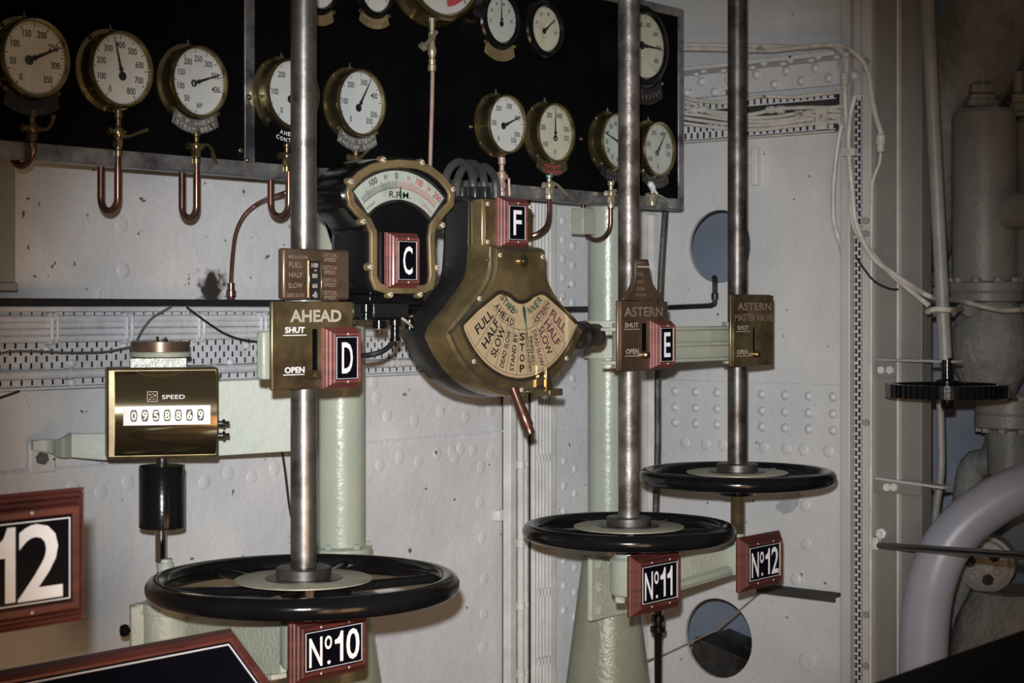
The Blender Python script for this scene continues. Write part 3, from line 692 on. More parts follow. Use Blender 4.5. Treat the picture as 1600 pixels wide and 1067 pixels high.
# scrap of white rag on the last cock
mb = MB(); p = uy(1017, 296, YB-.04)
for i in range(7): pass
rag = smooth([p+Vector((-.012, 0, .02)), p+Vector((0, -.004, .012)), p+Vector((.012, -.002, 0)), p+Vector((.03, -.004, -.012))], 5)
mb.tube(rag, [.004+.007*math.sin(math.pi*min(1, i/len(rag)+.2))*random.uniform(.8, 1.2) for i in range(len(rag))], 8); mb.build('cloth_rag', 'cloth_white', label='scrap of white rag tied on the cock below the rightmost gauge', cat='rag')

def beam(mb, p, q, wd, z0, z1):      # upright flat bar from p to q in plan
    p, q = Vector((p[0], p[1], 0)), Vector((q[0], q[1], 0)); n_ = (q-p).normalized(); n_ = Vector((-n_.y, n_.x, 0))*wd/2
    f_ = lambda o: [o+n_+Vector((0, 0, z0)), o-n_+Vector((0, 0, z0)), o-n_+Vector((0, 0, z1)), o+n_+Vector((0, 0, z1))]
    return mb.loops([f_(p), f_(q)])
# ================================================================== green columns and pedestals
YC = 3.44
def column(px, label, topz, cone, zfl, group='green pipe stands'):
    yc = YC; c = uy(px, HZ, yc); s = my(px, yc)
    t = thing('pipe_stand', (c.x, yc, 0), label, 'pipe stand', group)
    zf = uy(px, zfl, yc).z
    MB().lathe([(0, zf), (.0675, zf), (.0675, topz), (0, topz)], (c.x, yc, 0), (0, 0, 1), 40).build('column', 'green_paint', t)
    MB().lathe([(0, zf-.035), (.084, zf-.035), (.088, zf-.031), (.088, zf+.002), (.078, zf+.006), (.0675, zf+.008)], (c.x, yc, 0), (0, 0, 1), 36).build('flange', 'green_paint', t)
    (ya, ra), (yb, rb) = cone
    za, zb = uy(px, ya, yc).z, uy(px, yb, yc).z; k = (rb-ra)/(zb-za)
    z1 = zf-.035; rtop = ra+k*(z1-za); rbot = ra+k*(.06-za)
    MB().lathe([(0, .0), (rbot+.0, .0), (rbot+.0, .05), (rbot, .06), (rtop, z1), (0, z1)], (c.x, yc, 0), (0, 0, 1), 44).build('pedestal', 'khaki_paint', t)
    HBm = hex_mesh('flange_bolt', .009, .012, 'green_paint', (0, 0, 1))
    for i in range(6):
        a = R(60*i+20); shared('bolt', HBm, t, (c.x+.077*math.cos(a), yc+.077*math.sin(a), zf+.004))
    return t, c
col1, c1 = column(532, 'green pipe stand behind the AHEAD spindle', H+1.6, ((960, .085), (1067, .113)), 856)
col2, c2 = column(950, 'green pipe stand with a tapered khaki foot behind the ASTERN spindle', H+1.6, ((865, .084), (1067, .139)), 848)
# clamp on the far column top
p = uy(907, 355, 3.42); MB().box(p.x-.012, p.x+.05, 3.40, 3.45, uy(905, 366, 3.42).z, uy(905, 325, 3.42).z).build('lug', 'green_paint', col2, bevel=.003)

# ================================================================== valve spindles with hand wheels
def spindle(px, m, label, w, ztop, zbot, mb_low=None):
    c = uy(px, HZ, YR); r = w/2*my(px, YR)
    t = thing('valve_spindle', (c.x, YR, zbot), label, 'spindle', 'valve spindles')
    zw = mb_low if mb_low else zbot
    MB().lathe([(0, zw), (r, zw), (r, ztop), (0, ztop)], (c.x, YR, 0), (0, 0, 1), 36).build('shaft', m, t)
    return t, c, r
def wheel(c, z, Ro, label, nsp=6, a0=0.):
    t = thing('hand_wheel', (c.x, YR, z-.05), label, 'hand wheel', 'black valve hand wheels'); tr = .0235 if Ro > .32 else .022
    Rc = Ro-tr; n = 72
    MB().tube([Vector((c.x+Rc*math.cos(2*math.pi*i/n), YR+Rc*math.sin(2*math.pi*i/n), z)) for i in range(n)], tr, 18, True).build('rim', 'enamel_black', t)
    for i in range(nsp):
        a = a0+2*math.pi*i/nsp; d = Vector((math.cos(a), math.sin(a), 0)); e = Vector((-d.y, d.x, 0)); o = Vector((c.x, YR, z))
        L = []
        for rr, wd, hh, dz in ((.055, .022, .014, -.012), (.15, .016, .012, -.008), (Rc-.01, .013, .011, 0)):
            q = o+d*rr+Vector((0, 0, dz)); L.append([q+e*wd*math.cos(2*math.pi*k/10)+Vector((0, 0, hh*math.sin(2*math.pi*k/10))) for k in range(10)])
        MB().loops(L).build('spoke', 'enamel_black', t)
    MB().lathe([(0, .0085), (.149, .0085), (.151, .0075), (.151, .0055), (.149, .0045), (0, .0045)], (c.x, YR, z+.006), (0, 0, 1), 64).build('brass_disc', 'wheel_disc', t)
    MB().lathe([(.085, .0145), (.084, .017), (.061, .0175), (.061, .037), (.058, .040), (.02, .040)], (c.x, YR, z), (0, 0, 1), 40).build('collar', 'dark_steel', t)
    MB().lathe([(0, -.055), (.05, -.055), (.062, -.045), (.062, .006), (0, .006)], (c.x, YR, z), (0, 0, 1), 32).build('hub', 'enamel_black', t)
    return t
wz1 = uy(472, 914, YR).z; wz2 = uy(986, 829, YR).z; wz3 = uy(1155, 744, YR).z
sp1, s1, sr1 = spindle(474.5, 'steel', 'thick bright steel spindle through the AHEAD plate', 41, H+1.6, wz1+.03)
sp2, s2, sr2 = spindle(982.5, 'rusty_steel', 'mottled steel spindle through the plate reading ASTERN', 33.5, H+1.6, wz2+.03)
sp3, s3, sr3 = spindle(1152, 'dark_steel', 'dark steel spindle through the ASTERN MASTER VALVE plate', 30, H+1.6, wz3-.2, wz3+.03)
# brass screw below the far wheel
zl_, zh_ = uy(1152, 838, YR).z, wz3-.05
th = MB(); prof = [(0, zl_)]; z = zl_
while z < zh_: prof += [(.0205, z), (.0185, z+.003)]; z += .006
prof += [(0, z)]; th.lathe(prof, (s3.x, YR, 0), (0, 0, 1), 28); th.build('screw_thread', 'brass_plate', sp3, ang=60)
wheel(s1, wz1, .344, 'largest black hand wheel, in front with the brass disc under the AHEAD spindle', 6, R(28))
wheel(s2, wz2, .2925, 'middle black hand wheel, on the ASTERN spindle above sign No.11', 6, R(10))
wheel(s3, wz3, .2925, 'farthest black hand wheel, under the ASTERN MASTER VALVE plate', 6, R(5))

# ================================================================== wooden letter signs
PROF = [(0, 0), (0, .26), (.022, .34), (.034, .30), (.045, .46), (.075, .54), (.085, .46), (.10, .68), (.132, .76), (.142, .68), (.165, .96), (.18, 1.0), (.24, .98), (.262, .84)]
def sign(px0, px1, py0, py1, yf, thick, chars, label, wood='mahogany', group='wooden number signs', fw=None, M=None, span=None, xoff=0):
    # px0..px1 front face, py0..py1 at its middle
    pm = (px0+px1)/2; pc = uy(pm, (py0+py1)/2, yf)
    x0, x1 = uy(px0, HZ, yf).x, uy(px1, HZ, yf).x; hz = (py1-py0)/2*my(pm, yf); z0, z1 = pc.z-hz, pc.z+hz
    if span: x0, x1 = span(x0, x1)
    return sign_m(x0, x1, z0, z1, yf, thick, chars, label, wood, group)
def post_stub(t, x, y0, y1, z, m='dark_steel'):
    MB().box(x-.012, x+.012, y0, y1, z-.012, z+.012).build('fixing', m, t)
def sign_m(x0, x1, z0, z1, yf, thick, chars, label, wood, group, M=None, unit=None, pegs=True):
    spots = ((.5, .1), (.5, .9)) if len(chars) == 1 else ((.3, .115), (.7, .115), (.3, .885), (.7, .885))
    u = unit or min(x1-x0, z1-z0)*.78
    t = thing('letter_sign', ((x0+x1)/2, yf+thick, z0), label, 'sign', group)
    g_ = .02*0
    L = []
    for ins, dp in PROF:
        i = ins*u-.07*u; y = yf+thick*(1-dp)
        L.append([(x0+i, y, z0+i), (x1-i, y, z0+i), (x1-i, y, z1-i), (x0+i, y, z1-i)])
    X = lambda mb: mb.xf(M) if M is not None else mb
    X(MB().loops(L)).build('frame', wood, t, ang=20)
    i = (PROF[-1][0]-.07)*u*.96; yp = yf+thick*.10
    X(MB().box(x0+i, x1-i, yp, yp+thick*.2, z0+i, z1-i)).build('panel', 'sign_black', t)
    j = i+.028*u; lw = .011*u
    rect = lambda k: [(x0+k, z0+k), (x1-k, z0+k), (x1-k, z1-k), (x0+k, z1-k)]
    X(MB().ring(rect(j), rect(j+lw), yp-.0012, yp-.0002)).build('border_line', 'print_white', t)
    iw, ih = (x1-x0)-2*j, (z1-z0)-2*j; lm = MB()
    for ch, cx, cz, cw, chh in chars:
        lm.text(ch, x0+j+cx*iw, yp-.0014, z0+j+cz*ih, h=chh*ih, w=cw*iw, off=.012)
    X(lm).build('lettering', 'print_white', t, cat='print')
    if pegs:
        for a, b in spots:
            p = Vector((x0+(x1-x0)*a, yf-.0005, z0+(z1-z0)*b)); p.z = z0+.125*u if b < .5 else z1-.125*u
            if M is not None: p = M @ p
            shared('peg', PEG, t, p)
    return t
one = lambda ch, w=.52: [(ch, .5, .5, w, .74)]
def num(d): return [('N', .17, .47, .23, .76), ('o', .39, .66, .13, .36), ('.', .40, .14, .06, .10), (d[0], .58, .5, .15, .80), (d[1], .83 if d[1] != '1' else .78, .5, .24 if d[1] != '1' else .15, .82)]
YT = 2.85
sign(791, 828, 312, 384, YT+.003, .032, one('F'), 'small wooden sign with white letter F on the telegraph head', 'rosewood', 'wooden letter signs')
sign(617, 659, 367, 447, YT-.036, .03, one('C'), 'small wooden sign with white letter C below the R.P.M. dial', 'rosewood', 'wooden letter signs')
sign(519, 568, 515, 603, 2.715, .032, one('D'), 'small wooden sign with white letter D on the AHEAD plate', 'rosewood', 'wooden letter signs')
sign(1029, 1058, 504, 573, 2.715, .032, one('E'), 'small wooden sign with white letter E on the plate reading ASTERN', 'rosewood', 'wooden letter signs')
sign(468, 577, 967, 1056, 2.66, .03, num('10'), 'wooden sign reading No.10 under the nearest hand wheel')
sign(997, 1067, 868, 953, 2.66, .03, num('11'), 'wooden sign reading No.11 under the middle hand wheel')
sign(1166, 1226, 840, 916, 2.66, .03, num('12'), 'wooden sign reading No.12 under the farthest hand wheel')

# ================================================================== brass indicator plates
YP = 2.742
def plate_text(mb, txt, px, py, hpx, wpx, y, off=.02):
    p = uy(px, py, y); a = uy(px-wpx/2, py, y).x; b = uy(px+wpx/2, py, y).x
    mb.text(txt, p.x, y, p.z, h=hpx*my(px, y), w=b-a, off=off)
def bar(mb, px0, px1, py, hpx, y):
    p, q = uy(px0, py, y), uy(px1, py, y); h = hpx*my(px0, y)/2; mb.box(p.x, q.x, y, y+.0008, p.z-h, p.z+h)
# AHEAD
pa = thing('indicator_plate', tuple(uy(488, 606, YP)), 'large brass indicator plate reading AHEAD, SHUT and OPEN', 'indicator plate', 'brass indicator plates')
zc_ = uy(488, 470, YP).z; xw0, xw1 = uy(431, 500, YP).x, uy(551, 500, YP).x
zA0, zA1 = uy(488, 605, YP).z, uy(488, 472, YP).z
xs0, xs1 = uy(488, 500, YP).x, uy(498, 500, YP).x; zs_0, zs_1 = uy(492, 588, YP).z, uy(492, 514, YP).z
mb = MB()
mb.box(xw0, xs0, YP, YP+.016, zA0, zA1); mb.box(xs1, xw1, YP, YP+.016, zA0, zA1); mb.box(xs0, xs1, YP, YP+.016, zA0, zs_0); mb.box(xs0, xs1, YP, YP+.016, zs_1, zA1); 
mb.build('lower_plate', 'brass_plate', pa)
MB().box(xw0-.004, xw1+.004, YP+.008, YP+.018, zA0-.004, zA1+.002).build('rim', 'brass_plate', pa, bevel=.004)
MB().box(xs0-.0, xs1+.0, YP+.005, YP+.0095, zs_0, zs_1).build('slot_back', 'board_black', pa)
zU0, zU1 = uy(492, 470, YP).z, uy(492, 389, YP).z; xu0, xu1 = uy(443, 430, YP).x, uy(547, 430, YP).x
up = MB().box(xu0, xu1, YP+.0, YP+.02, zU0+.002, zU1).build('upper_plate', 'brass_brown', pa, bevel=.006)
wx0, wx1 = uy(483, 440, YP).x, uy(501, 440, YP).x; wzz0, wzz1 = uy(492, 467, YP).z, uy(492, 409, YP).z
wr = lambda d: [(wx0-d, wzz0-d), (wx1+d, wzz0-d), (wx1+d, wzz1+d), (wx0-d, wzz1+d)]
MB().ring(wr(.003), wr(0), YP-.003, YP+.001).build('window_frame', 'brass_bright', pa, bevel=.0008)
MB().box(wx0, wx1, YP-.0012, YP+.001, wzz0, wzz1).build('number_strip', 'print_black', pa)
mb = MB()
for tx, b in (('100', 414.5), ('80', 431), ('60', 446.5), ('40', 461.5)): plate_text(mb, tx, 492, b, 7, 10 if tx == '100' else 8, YP-.0018)
for b in (422.5, 457): plate_text(mb, 'o', 493, b, 3.2, 3.2, YP-.0018)
mb.build('strip_numerals', 'print_pale', pa, cat='print')
mb = MB()
for tx, b, hh, ww in (('REVOLUTIONS', 401.5, 5, 30), ('FULL', 413.5, 8.5, 21), ('HALF', 429.5, 8, 21), ('SLOW', 446, 8, 23), ('DEAD SLOW', 461, 6, 27)): plate_text(mb, tx, 462 if tx != 'REVOLUTIONS' else 466, b, hh, ww, YP-.0006, .015)
for k in range(4):
    plate_text(mb, 'CRITICAL', 515.5, 398.5+19.6*k, 6, 23, YP-.0006, .015); plate_text(mb, 'SPEED', 515.5, 406+19.6*k, 6, 18, YP-.0006, .015)
mb.build('lettering', 'print_dull', pa, cat='print')
mb = MB(); plate_text(mb, 'AHEAD', 494, 493.5, 19, 80, YP-.0006, .03); mb.build('title', 'print_pale', pa, cat='print')
mb = MB(); plate_text(mb, 'SHUT', 461, 515.5, 9.5, 31, YP-.0006, .03); bar(mb, 443, 479, 524, 1.4, YP-.0008); plate_text(mb, 'OPEN', 460.5, 578, 9.5, 31, YP-.0006, .03); bar(mb, 443, 477, 586, 1.4, YP-.0008)
mb.build('lettering', 'print_white', pa, cat='print')
A_ = px_poly([(474, 586.5), (485, 579), (501, 578.5), (502, 592), (485, 593.5)], YP-.006)
MB().prism(A_, YP-.008, YP-.002).build('pointer', 'brass', pa, bevel=.001); shared('screw', SCREW_S, pa, uy(494.5, 586, YP-.009))
bk = MB(); bp = uy(419, 553, YP+.05)
bk.box(uy(407, 500, YP+.03).x, xw1-.02, YP+.02, YP+.045, uy(419, 592, YP+.05).z, uy(419, 517, YP+.05).z)
bk.build('back_casting', 'green_paint', pa, bevel=.006)
bk = MB(); bk.box(s1.x-.05, s1.x+.05, YP+.035, YR-sr1*1.0, uy(480, 600, YR).z, uy(480, 480, YR).z); bk.lathe([(sr1, 0), (sr1+.012, 0), (sr1+.012, .20), (sr1, .20)], (s1.x, YR, uy(480, 600, YR).z), (0, 0, 1), 28)
beam(bk, (s1.x+.01, YR+.03), (c1.x, YC-.06), .03, uy(480, 580, YR).z, uy(480, 520, YR).z)
bk.build('guide_bracket', 'green_paint', pa, bevel=.003)
# ASTERN
pb = thing('indicator_plate', tuple(uy(1006, 577, YP)), 'brown brass indicator plate with tall curved neck reading ASTERN', 'indicator plate', 'brass indicator plates')
sx0, sx1 = uy(1003, 520, YP).x, uy(1012, 520, YP).x; ax0, ax1 = uy(971, 500, YP).x, uy(1043, 500, YP).x
za, zb = uy(1005, 577, YP).z, uy(1005, 471, YP).z; q0, q1 = uy(1005, 560, YP).z, uy(1005, 505, YP).z
mb = MB(); mb.box(ax0, sx0, YP, YP+.014, za, zb); mb.box(sx1, ax1, YP, YP+.014, za, zb); mb.box(sx0, sx1, YP, YP+.014, za, q0); mb.box(sx0, sx1, YP, YP+.014, q1, zb)
mb.build('lower_plate', 'brass_brown', pb)
MB().box(ax0-.004, ax1+.004, YP+.008, YP+.018, za-.004, zb+.002).build('rim', 'brass_brown', pb, bevel=.004)
MB().box(sx0, sx1, YP+.005, YP+.0095, q0, q1).build('slot_back', 'board_black', pb)
L_ = [(995, 405), (993.5, 412), (993.5, 432), (990, 444), (985, 454), (977, 462), (974, 469)]; R_ = [(1039, 469), (1036, 461), (1027, 453), (1021, 443), (1017, 430), (1015, 412), (1013.5, 405)]
neck = px_poly(L_+R_, YP)
MB().prism(neck, YP, YP+.014).build('neck_plate', 'brass_brown', pb, bevel=.003)
mb = MB(); plate_text(mb, 'ASTERN', 1006, 487, 15, 60, YP-.0006, .015)
for tx, b, hh, ww in (('REVS', 411, 4, 10), ('FULL', 428, 6.5, 11), ('HALF', 440, 6, 11), ('SLOW', 451, 6, 12), ('DEAD SLOW', 461, 4, 16)): plate_text(mb, tx, 1001.5, b, hh, ww, YP-.0006, .01)
mb.build('lettering', 'print_dull', pb, cat='print')
mb = MB(); plate_text(mb, 'SHUT', 987, 508, 7.5, 21, YP-.0006, .02); bar(mb, 976, 999, 514.5, 1.1, YP-.0008); plate_text(mb, 'OPEN', 988, 549, 8, 20, YP-.0006, .02); bar(mb, 977, 1002, 556.5, 1.1, YP-.0008); bar(mb, 996, 1015, 416.5, 2.5, YP-.0008)
mb.build('lettering', 'print_pale', pb, cat='print')
pz = uy(1006, 554, YP); MB().lathe([(.012, -.0), (.012, .012), (.009, .016), (0, .017)], pz, (0, -1, 0), 14).build('pointer_knob', 'brass', pb)
# ASTERN MASTER VALVE
pc = thing('indicator_plate', tuple(uy(1177, 572, YP)), 'brass indicator plate reading ASTERN MASTER VALVE at the right', 'indicator plate', 'brass indicator plates')
mx0, mx1 = uy(1147, 500, YP).x, uy(1208.5, 500, YP).x; ma, mb_ = uy(1177, 571, YP).z, uy(1177, 461.5, YP).z
vx0, vx1 = uy(1176.5, 500, YP).x, uy(1181.5, 500, YP).x; v0, v1 = uy(1179, 556, YP).z, uy(1179, 511, YP).z
mb = MB(); mb.box(mx0, vx0, YP, YP+.014, ma, mb_); mb.box(vx1, mx1, YP, YP+.014, ma, mb_); mb.box(vx0, vx1, YP, YP+.014, ma, v0); mb.box(vx0, vx1, YP, YP+.014, v1, mb_)
mb.build('plate', 'brass_plate', pc)
MB().box(mx0-.004, mx1+.002, YP+.008, YP+.018, ma-.003, mb_+.003).build('rim', 'brass_plate', pc, bevel=.004)
MB().box(vx0, vx1, YP+.005, YP+.0095, v0, v1).build('slot_back', 'board_black', pc)
mb = MB(); plate_text(mb, 'ASTERN', 1179, 479, 12, 53, YP-.0006, .02); plate_text(mb, 'MASTER VALVE', 1178, 496, 11, 58, YP-.0006, .02); mb.build('lettering', 'print_dull', pc, cat='print')
mb = MB(); plate_text(mb, 'SHUT', 1161, 512, 7, 17, YP-.0006, .02); bar(mb, 1151, 1172, 518, 1, YP-.0008); plate_text(mb, 'OPEN', 1160, 550, 7.5, 17, YP-.0006, .02); bar(mb, 1151, 1175, 556.5, 1, YP-.0008); mb.build('lettering', 'print_pale', pc, cat='print')
MB().lathe([(.011, -.0), (.011, .012), (.008, .016), (0, .017)], uy(1179, 553, YP), (0, -1, 0), 14).build('pointer_knob', 'brass', pc)
# ---- green guide arm from the far column to both ASTERN spindles
arm = thing('guide_arm', (s2.x+.15, YR, uy(1060, 566, YR).z), 'pale green cast guide arm joining the two ASTERN spindles to the column', 'bracket')
ar = MB(); z0a, z1a = uy(1095, 564, YR).z, uy(1095, 510, YR).z; zm = (z0a+z1a)/2; xa0, xa1 = s2.x+sr2, s3.x-sr3
ar.box(xa0, xa1, YR-.006, YR+.006, z0a, z1a); ar.box(xa0, xa1, YR-.030, YR+.03, z1a-.010, z1a); ar.box(xa0, xa1, YR-.030, YR+.03, z0a, z0a+.010); ar.box(xa0, xa1, YR-.024, YR+.024, zm-.006, zm+.006)
ar.build('beam', 'green_paint', arm, bevel=.003)
ar = MB()
for sx, sr in ((s2.x, sr2), (s3.x, sr3)):
    ar.lathe([(sr+.001, z0a-.012), (sr+.016, z0a-.012), (sr+.016, z1a+.012), (sr+.001, z1a+.012)], (sx, YR, 0), (0, 0, 1), 28)
    ar.box(sx-.035, sx+.035, YP+.03, YR-sr-.001, z0a, z1a)
    ar.build('guide_boss', 'green_paint', arm, bevel=.002); ar = MB()

ar = MB(); beam(ar, (s2.x-.01, YR+.03), (c2.x, YC-.06), .03, z0a, z1a); ar.lathe([(.069, z0a-.012), (.082, z0a-.012), (.082, z1a+.014), (.069, z1a+.014)], (c2.x, YC, 0), (0, 0, 1), 32); ar.box(s2.x-.09, s2.x-.02, YR-.03, YR+.03, z0a, z0a+.01); ar.box(s2.x-.09, s2.x-.02, YR-.03, YR+.03, z1a-.01, z1a)
ar.build('column_clamp', 'casting_paint', arm, bevel=.003)

# ---- bearing brackets under the wheels
def bearing(s, c, zt_, zb_, label, far=.06):
    t = thing('bearing_bracket', (s.x, YR, zb_), label, 'bracket', 'green bearing brackets'); rr = .052
    MB().lathe([(0, zb_), (rr*.9, zb_), (rr, zb_+.008), (rr, zt_-.02), (rr*.8, zt_-.012), (rr*.78, zt_), (.022, zt_), (.022, zt_+.012), (0, zt_+.012)], (s.x, YR, 0), (0, 0, 1), 30).build('housing', 'green_paint', t)
    zc = (zt_+zb_)/2+.0
    MB().box(s.x-.040, s.x+far, 2.692, YR-.02, zc-.02, zc+.02).build('sign_block', 'mahogany', t, bevel=.001)
    return t, rr
zt2 = uy(984, 862, YR).z; zl2 = uy(984, 928, YR).z
b2, rr = bearing(s2, c2, zt2, zl2, 'green cast bearing bracket bolted to the khaki foot behind sign No.11')
pl = MB(); yp0 = YC-.125; pz0, pz1 = uy(945, 966, yp0).z, uy(945, 868, yp0).z; pxa, pxb = uy(924, 900, yp0).x, uy(1035, 900, yp0).x
pl.prism([(pxa, pz0), (pxb, pz0), (pxb, pz1-.01), (uy(960, 900, yp0).x, pz1-.04), (uy(935, 900, yp0).x, pz1), (pxa, pz1)], yp0, yp0+.016); pl.build('bolt_plate', 'casting_paint', b2, bevel=.003)
wbx = MB(); pmid = (pxa+pxb)/2+.02; beam(wbx, (s2.x, YR+.03), (pmid, yp0+.002), .05, zl2+.01, zt2-.03); beam(wbx, (s2.x, YR+.03), (pmid, yp0+.002), .03, zl2-.03, zl2+.02); wbx.build('web', 'khaki_paint', b2, bevel=.004)
pad = MB(); pad.box(c2.x-.0, c2.x+.06, yp0+.014, YC, pz0+.01, pz1-.05); pad.build('pad', 'khaki_paint', b2, bevel=.004)
HBk = hex_mesh('hex_bolt', .0165, .013, 'casting_paint')
for a, b in ((936, 881), (936, 917), (936, 953), (983, 953), (1030, 955)): shared('bolt', HBk, b2, uy(a, b, yp0))
# arm on to the far bearing
zt3 = uy(1160, 838, YR).z; zl3 = uy(1160, 893, YR).z
b3, rr = bearing(s3, c2, zt3, zl3, 'green bearing bracket on a long arm behind sign No.12', .07)
am_ = MB(); A0, A1 = s2.x+.03, s3.x-.03
am_.prism([(A0, zl2-.03), (A0+.07, zl2-.01), (A1, zl3+.01), (A1, zt3-.03), (A0+.1, zt3-.035), (A0, zt2-.03)], YR+.012, YR+.026); am_.build('arm_web', 'casting_paint', b3, bevel=.003)
am_ = MB(); am_.tube([(A0+.02, YR-.0, zl2-.03), (A0+.08, YR-.0, zl2-.012), (A1, YR-.0, zl3+.012)], .016, 8); am_.build('arm_rib', 'green_paint', b3)
# near bearing
zt1_ = uy(462, 962, YR).z; zl1 = uy(462, 1044, YR).z
b1, rr = bearing(s1, c1, zt1_, zl1, 'green bearing bracket behind sign No.10')
wbx = MB(); beam(wbx, (s1.x, YR+.03), (c1.x, YC-.06), .06, zl1+.01, zt1_-.03); wbx.build('web', 'casting_paint', b1, bevel=.004)

# ================================================================== engine telegraph
s_ = my(810, YT)
Ct = uy(810, 431, YT); ct = (Ct.x, Ct.z)
def mirror(half): return half+[(2*ct[0]-x, z) for x, z in reversed(half)]
mp = lambda dx, dy: (ct[0]+dx*s_, ct[1]-dy*s_)       # picture-pixel sized offsets at the dial, measured square on
# left half of the lid outline, from top centre anticlockwise
Rl = 180
half = [mp(-60, -41), mp(-61, -12), mp(-66, 6), mp(-80, 24), mp(-112, 52), mp(-147, 80)]+[(ct[0]+Rl*s_*math.sin(R(a)), ct[1]-Rl*s_*math.cos(R(a))) for a in (-61, -52, -43, -34, -25, -16, -8)]
lid = mirror(half)
tele = thing('engine_telegraph', (ct[0], YT+.12, ct[1]-.33), 'brass and black engine telegraph with fan dial and lever handle', 'engine telegraph')
def body_outline(d, head=False):
    h = ([mp(-60, -119)] if head else [])+[mp(-63, -44), mp(-66, -14), mp(-73, 6), mp(-90, 24), mp(-122, 52), mp(-156, 80)]+[(ct[0]+187*s_*math.sin(R(a)), ct[1]-187*s_*math.cos(R(a))) for a in (-60, -51, -42, -33, -24, -15, -7)]
    return offset(mirror(h), d)
def ring3(poly, y): return [(x, y, z) for x, z in poly]
MB().loops([ring3(body_outline(.004), YT+.08), ring3(body_outline(.005), YT+.075), ring3(body_outline(.004), YT+.022), ring3(body_outline(.001), YT+.008), ring3(body_outline(-.006), YT+.002)]).build('brass_housing', 'brass_tele', tele, ang=30)
MB().box(ct[0]-60*s_, ct[0]+60*s_, YT+.037, YT+.08, ct[1]+40*s_, ct[1]+119*s_).build('head_box', 'brass_tele', tele, bevel=.005)
MB().loops([ring3(body_outline(-.06, True), YT+.20), ring3(body_outline(-.02, True), YT+.185), ring3(body_outline(.006, True), YT+.155), ring3(body_outline(.010, True), YT+.10), ring3(body_outline(.006, True), YT+.078)]).build('rear_housing', 'worn_black', tele, ang=40)
lid_ = MB().loops([ring3(lid, YT+.004), ring3(lid, YT-.005), ring3(offset(lid, -.003), YT-.0105)]).build('lid', 'brass_tele', tele, ang=30)
MB().ring(offset(lid, .0035), offset(lid, -.001), YT-.0005, YT+.006).build('lid_groove', 'near_black', tele)  # added dark ring drawing the groove round the lid
pol = lambda r, a: (ct[0]+r*s_*math.sin(R(a)), ct[1]-r*s_*math.cos(R(a)))
sec = arc(ct, 160*s_, -59, 59, 32)
secp = [pol(158, -61)]+sec+[pol(158, 61), pol(120, 62.5), pol(66, 63), pol(58, 61), pol(51, 55), pol(46, 46)]+[pol(43, 38-4*i) for i in range(20)]+[pol(46, -46), pol(51, -55), pol(58, -61), pol(66, -63), pol(120, -62.5)]
sec_in = offset(secp, -.003); sec_out = offset(secp, .008)
MB().loops([ring3(sec_out, YT-.009), ring3(offset(secp, .006), YT-.015), ring3(offset(secp, .001), YT-.015), ring3(sec_in, YT-.0105)], False, False).build('dial_bezel', 'brass', tele, ang=30)
MB().ring(offset(secp, .0105), offset(secp, .007), YT-.0112, YT-.008).build('bezel_groove', 'near_black', tele)  # same dark groove ring, drawn round the dial bezel
dial = MB().prism(offset(secp, -.001), YT-.0115, YT-.0095).build('dial', 'dial_tan', tele)
yd = YT-.0122
ln = MB()
def thick_line(mb, p, q, w_):
    d = Vector((q[0]-p[0], q[1]-p[1])).normalized(); n_ = Vector((-d.y, d.x))*w_/2; k = len(mb.v)
    mb.v += [Vector((p[0]+n_.x, yd, p[1]+n_.y)), Vector((q[0]+n_.x, yd, q[1]+n_.y)), Vector((q[0]-n_.x, yd, q[1]-n_.y)), Vector((p[0]-n_.x, yd, p[1]-n_.y))]; mb.f.append((k, k+1, k+2, k+3))
edges = [-58, -45.5, -34.5, -24.5, -14.5, -4.8, 4.8, 14.5, 24.5, 34.5, 45.5, 58]
for a in edges[1:-1]: thick_line(ln, pol(84, a), pol(155, a), .0012)
for rr_, a0, a1 in ((84, -58, 58), (155, -58, 58), (69, -58, -14), (69, 20, 58)):
    n_ = 28
    for i in range(n_): thick_line(ln, pol(rr_, a0+(a1-a0)*i/n_), pol(rr_, a0+(a1-a0)*(i+1)/n_), .0012)
for a in (-14, 20): thick_line(ln, pol(69, a), pol(84, a), .0012)
ln.build('division_lines', 'print_black', dial, cat='print')
tb, tp, tg = MB(), MB(), MB()
mid = lambda i: (edges[i]+edges[i+1])/2
def radial(mb, txt, a, r0, r1, h, inward, da=0, off=.02):
    p = pol((r0+r1)/2, a+da); rot = -R(90-a)+math.pi if False else 0
    ang = R(a)               # direction of outward radius: (sin a, -cos a)
    d = math.atan2(-math.cos(ang), math.sin(ang))
    if inward: d += math.pi
    mb.text(txt, p[0], yd-.0003, p[1], h=h*s_, w=(r1-r0)*s_, off=off, rot=d)
for i, (tx, r0, r1, h) in enumerate((('FULL', 92, 138, 15), ('HALF', 92, 142, 15), ('SLOW', 92, 142, 14), ('DEAD SLOW', 90, 150, 10), ('STAND BY', 90, 150, 10))): radial(tb, tx, mid(i), r0, r1, h, True)
for j, ch in enumerate('STOP'): tb.text(ch, ct[0], yd-.0003, ct[1]-(95+16.5*j)*s_, h=12*s_, w=12*s_, off=.03)
radial(tb, 'FINISHED', mid(6), 97, 143, 7.5, False, 2.1); radial(tb, 'WITH ENGINES', mid(6), 88, 152, 7.5, False, -2.2)
for i, (tx, r0, r1, h) in enumerate((('DEAD SLOW', 90, 150, 10), ('SLOW', 92, 142, 14), ('HALF', 92, 142, 15), ('FULL', 92, 138, 15))): radial(tp, tx, mid(7+i), r0, r1, h, False)
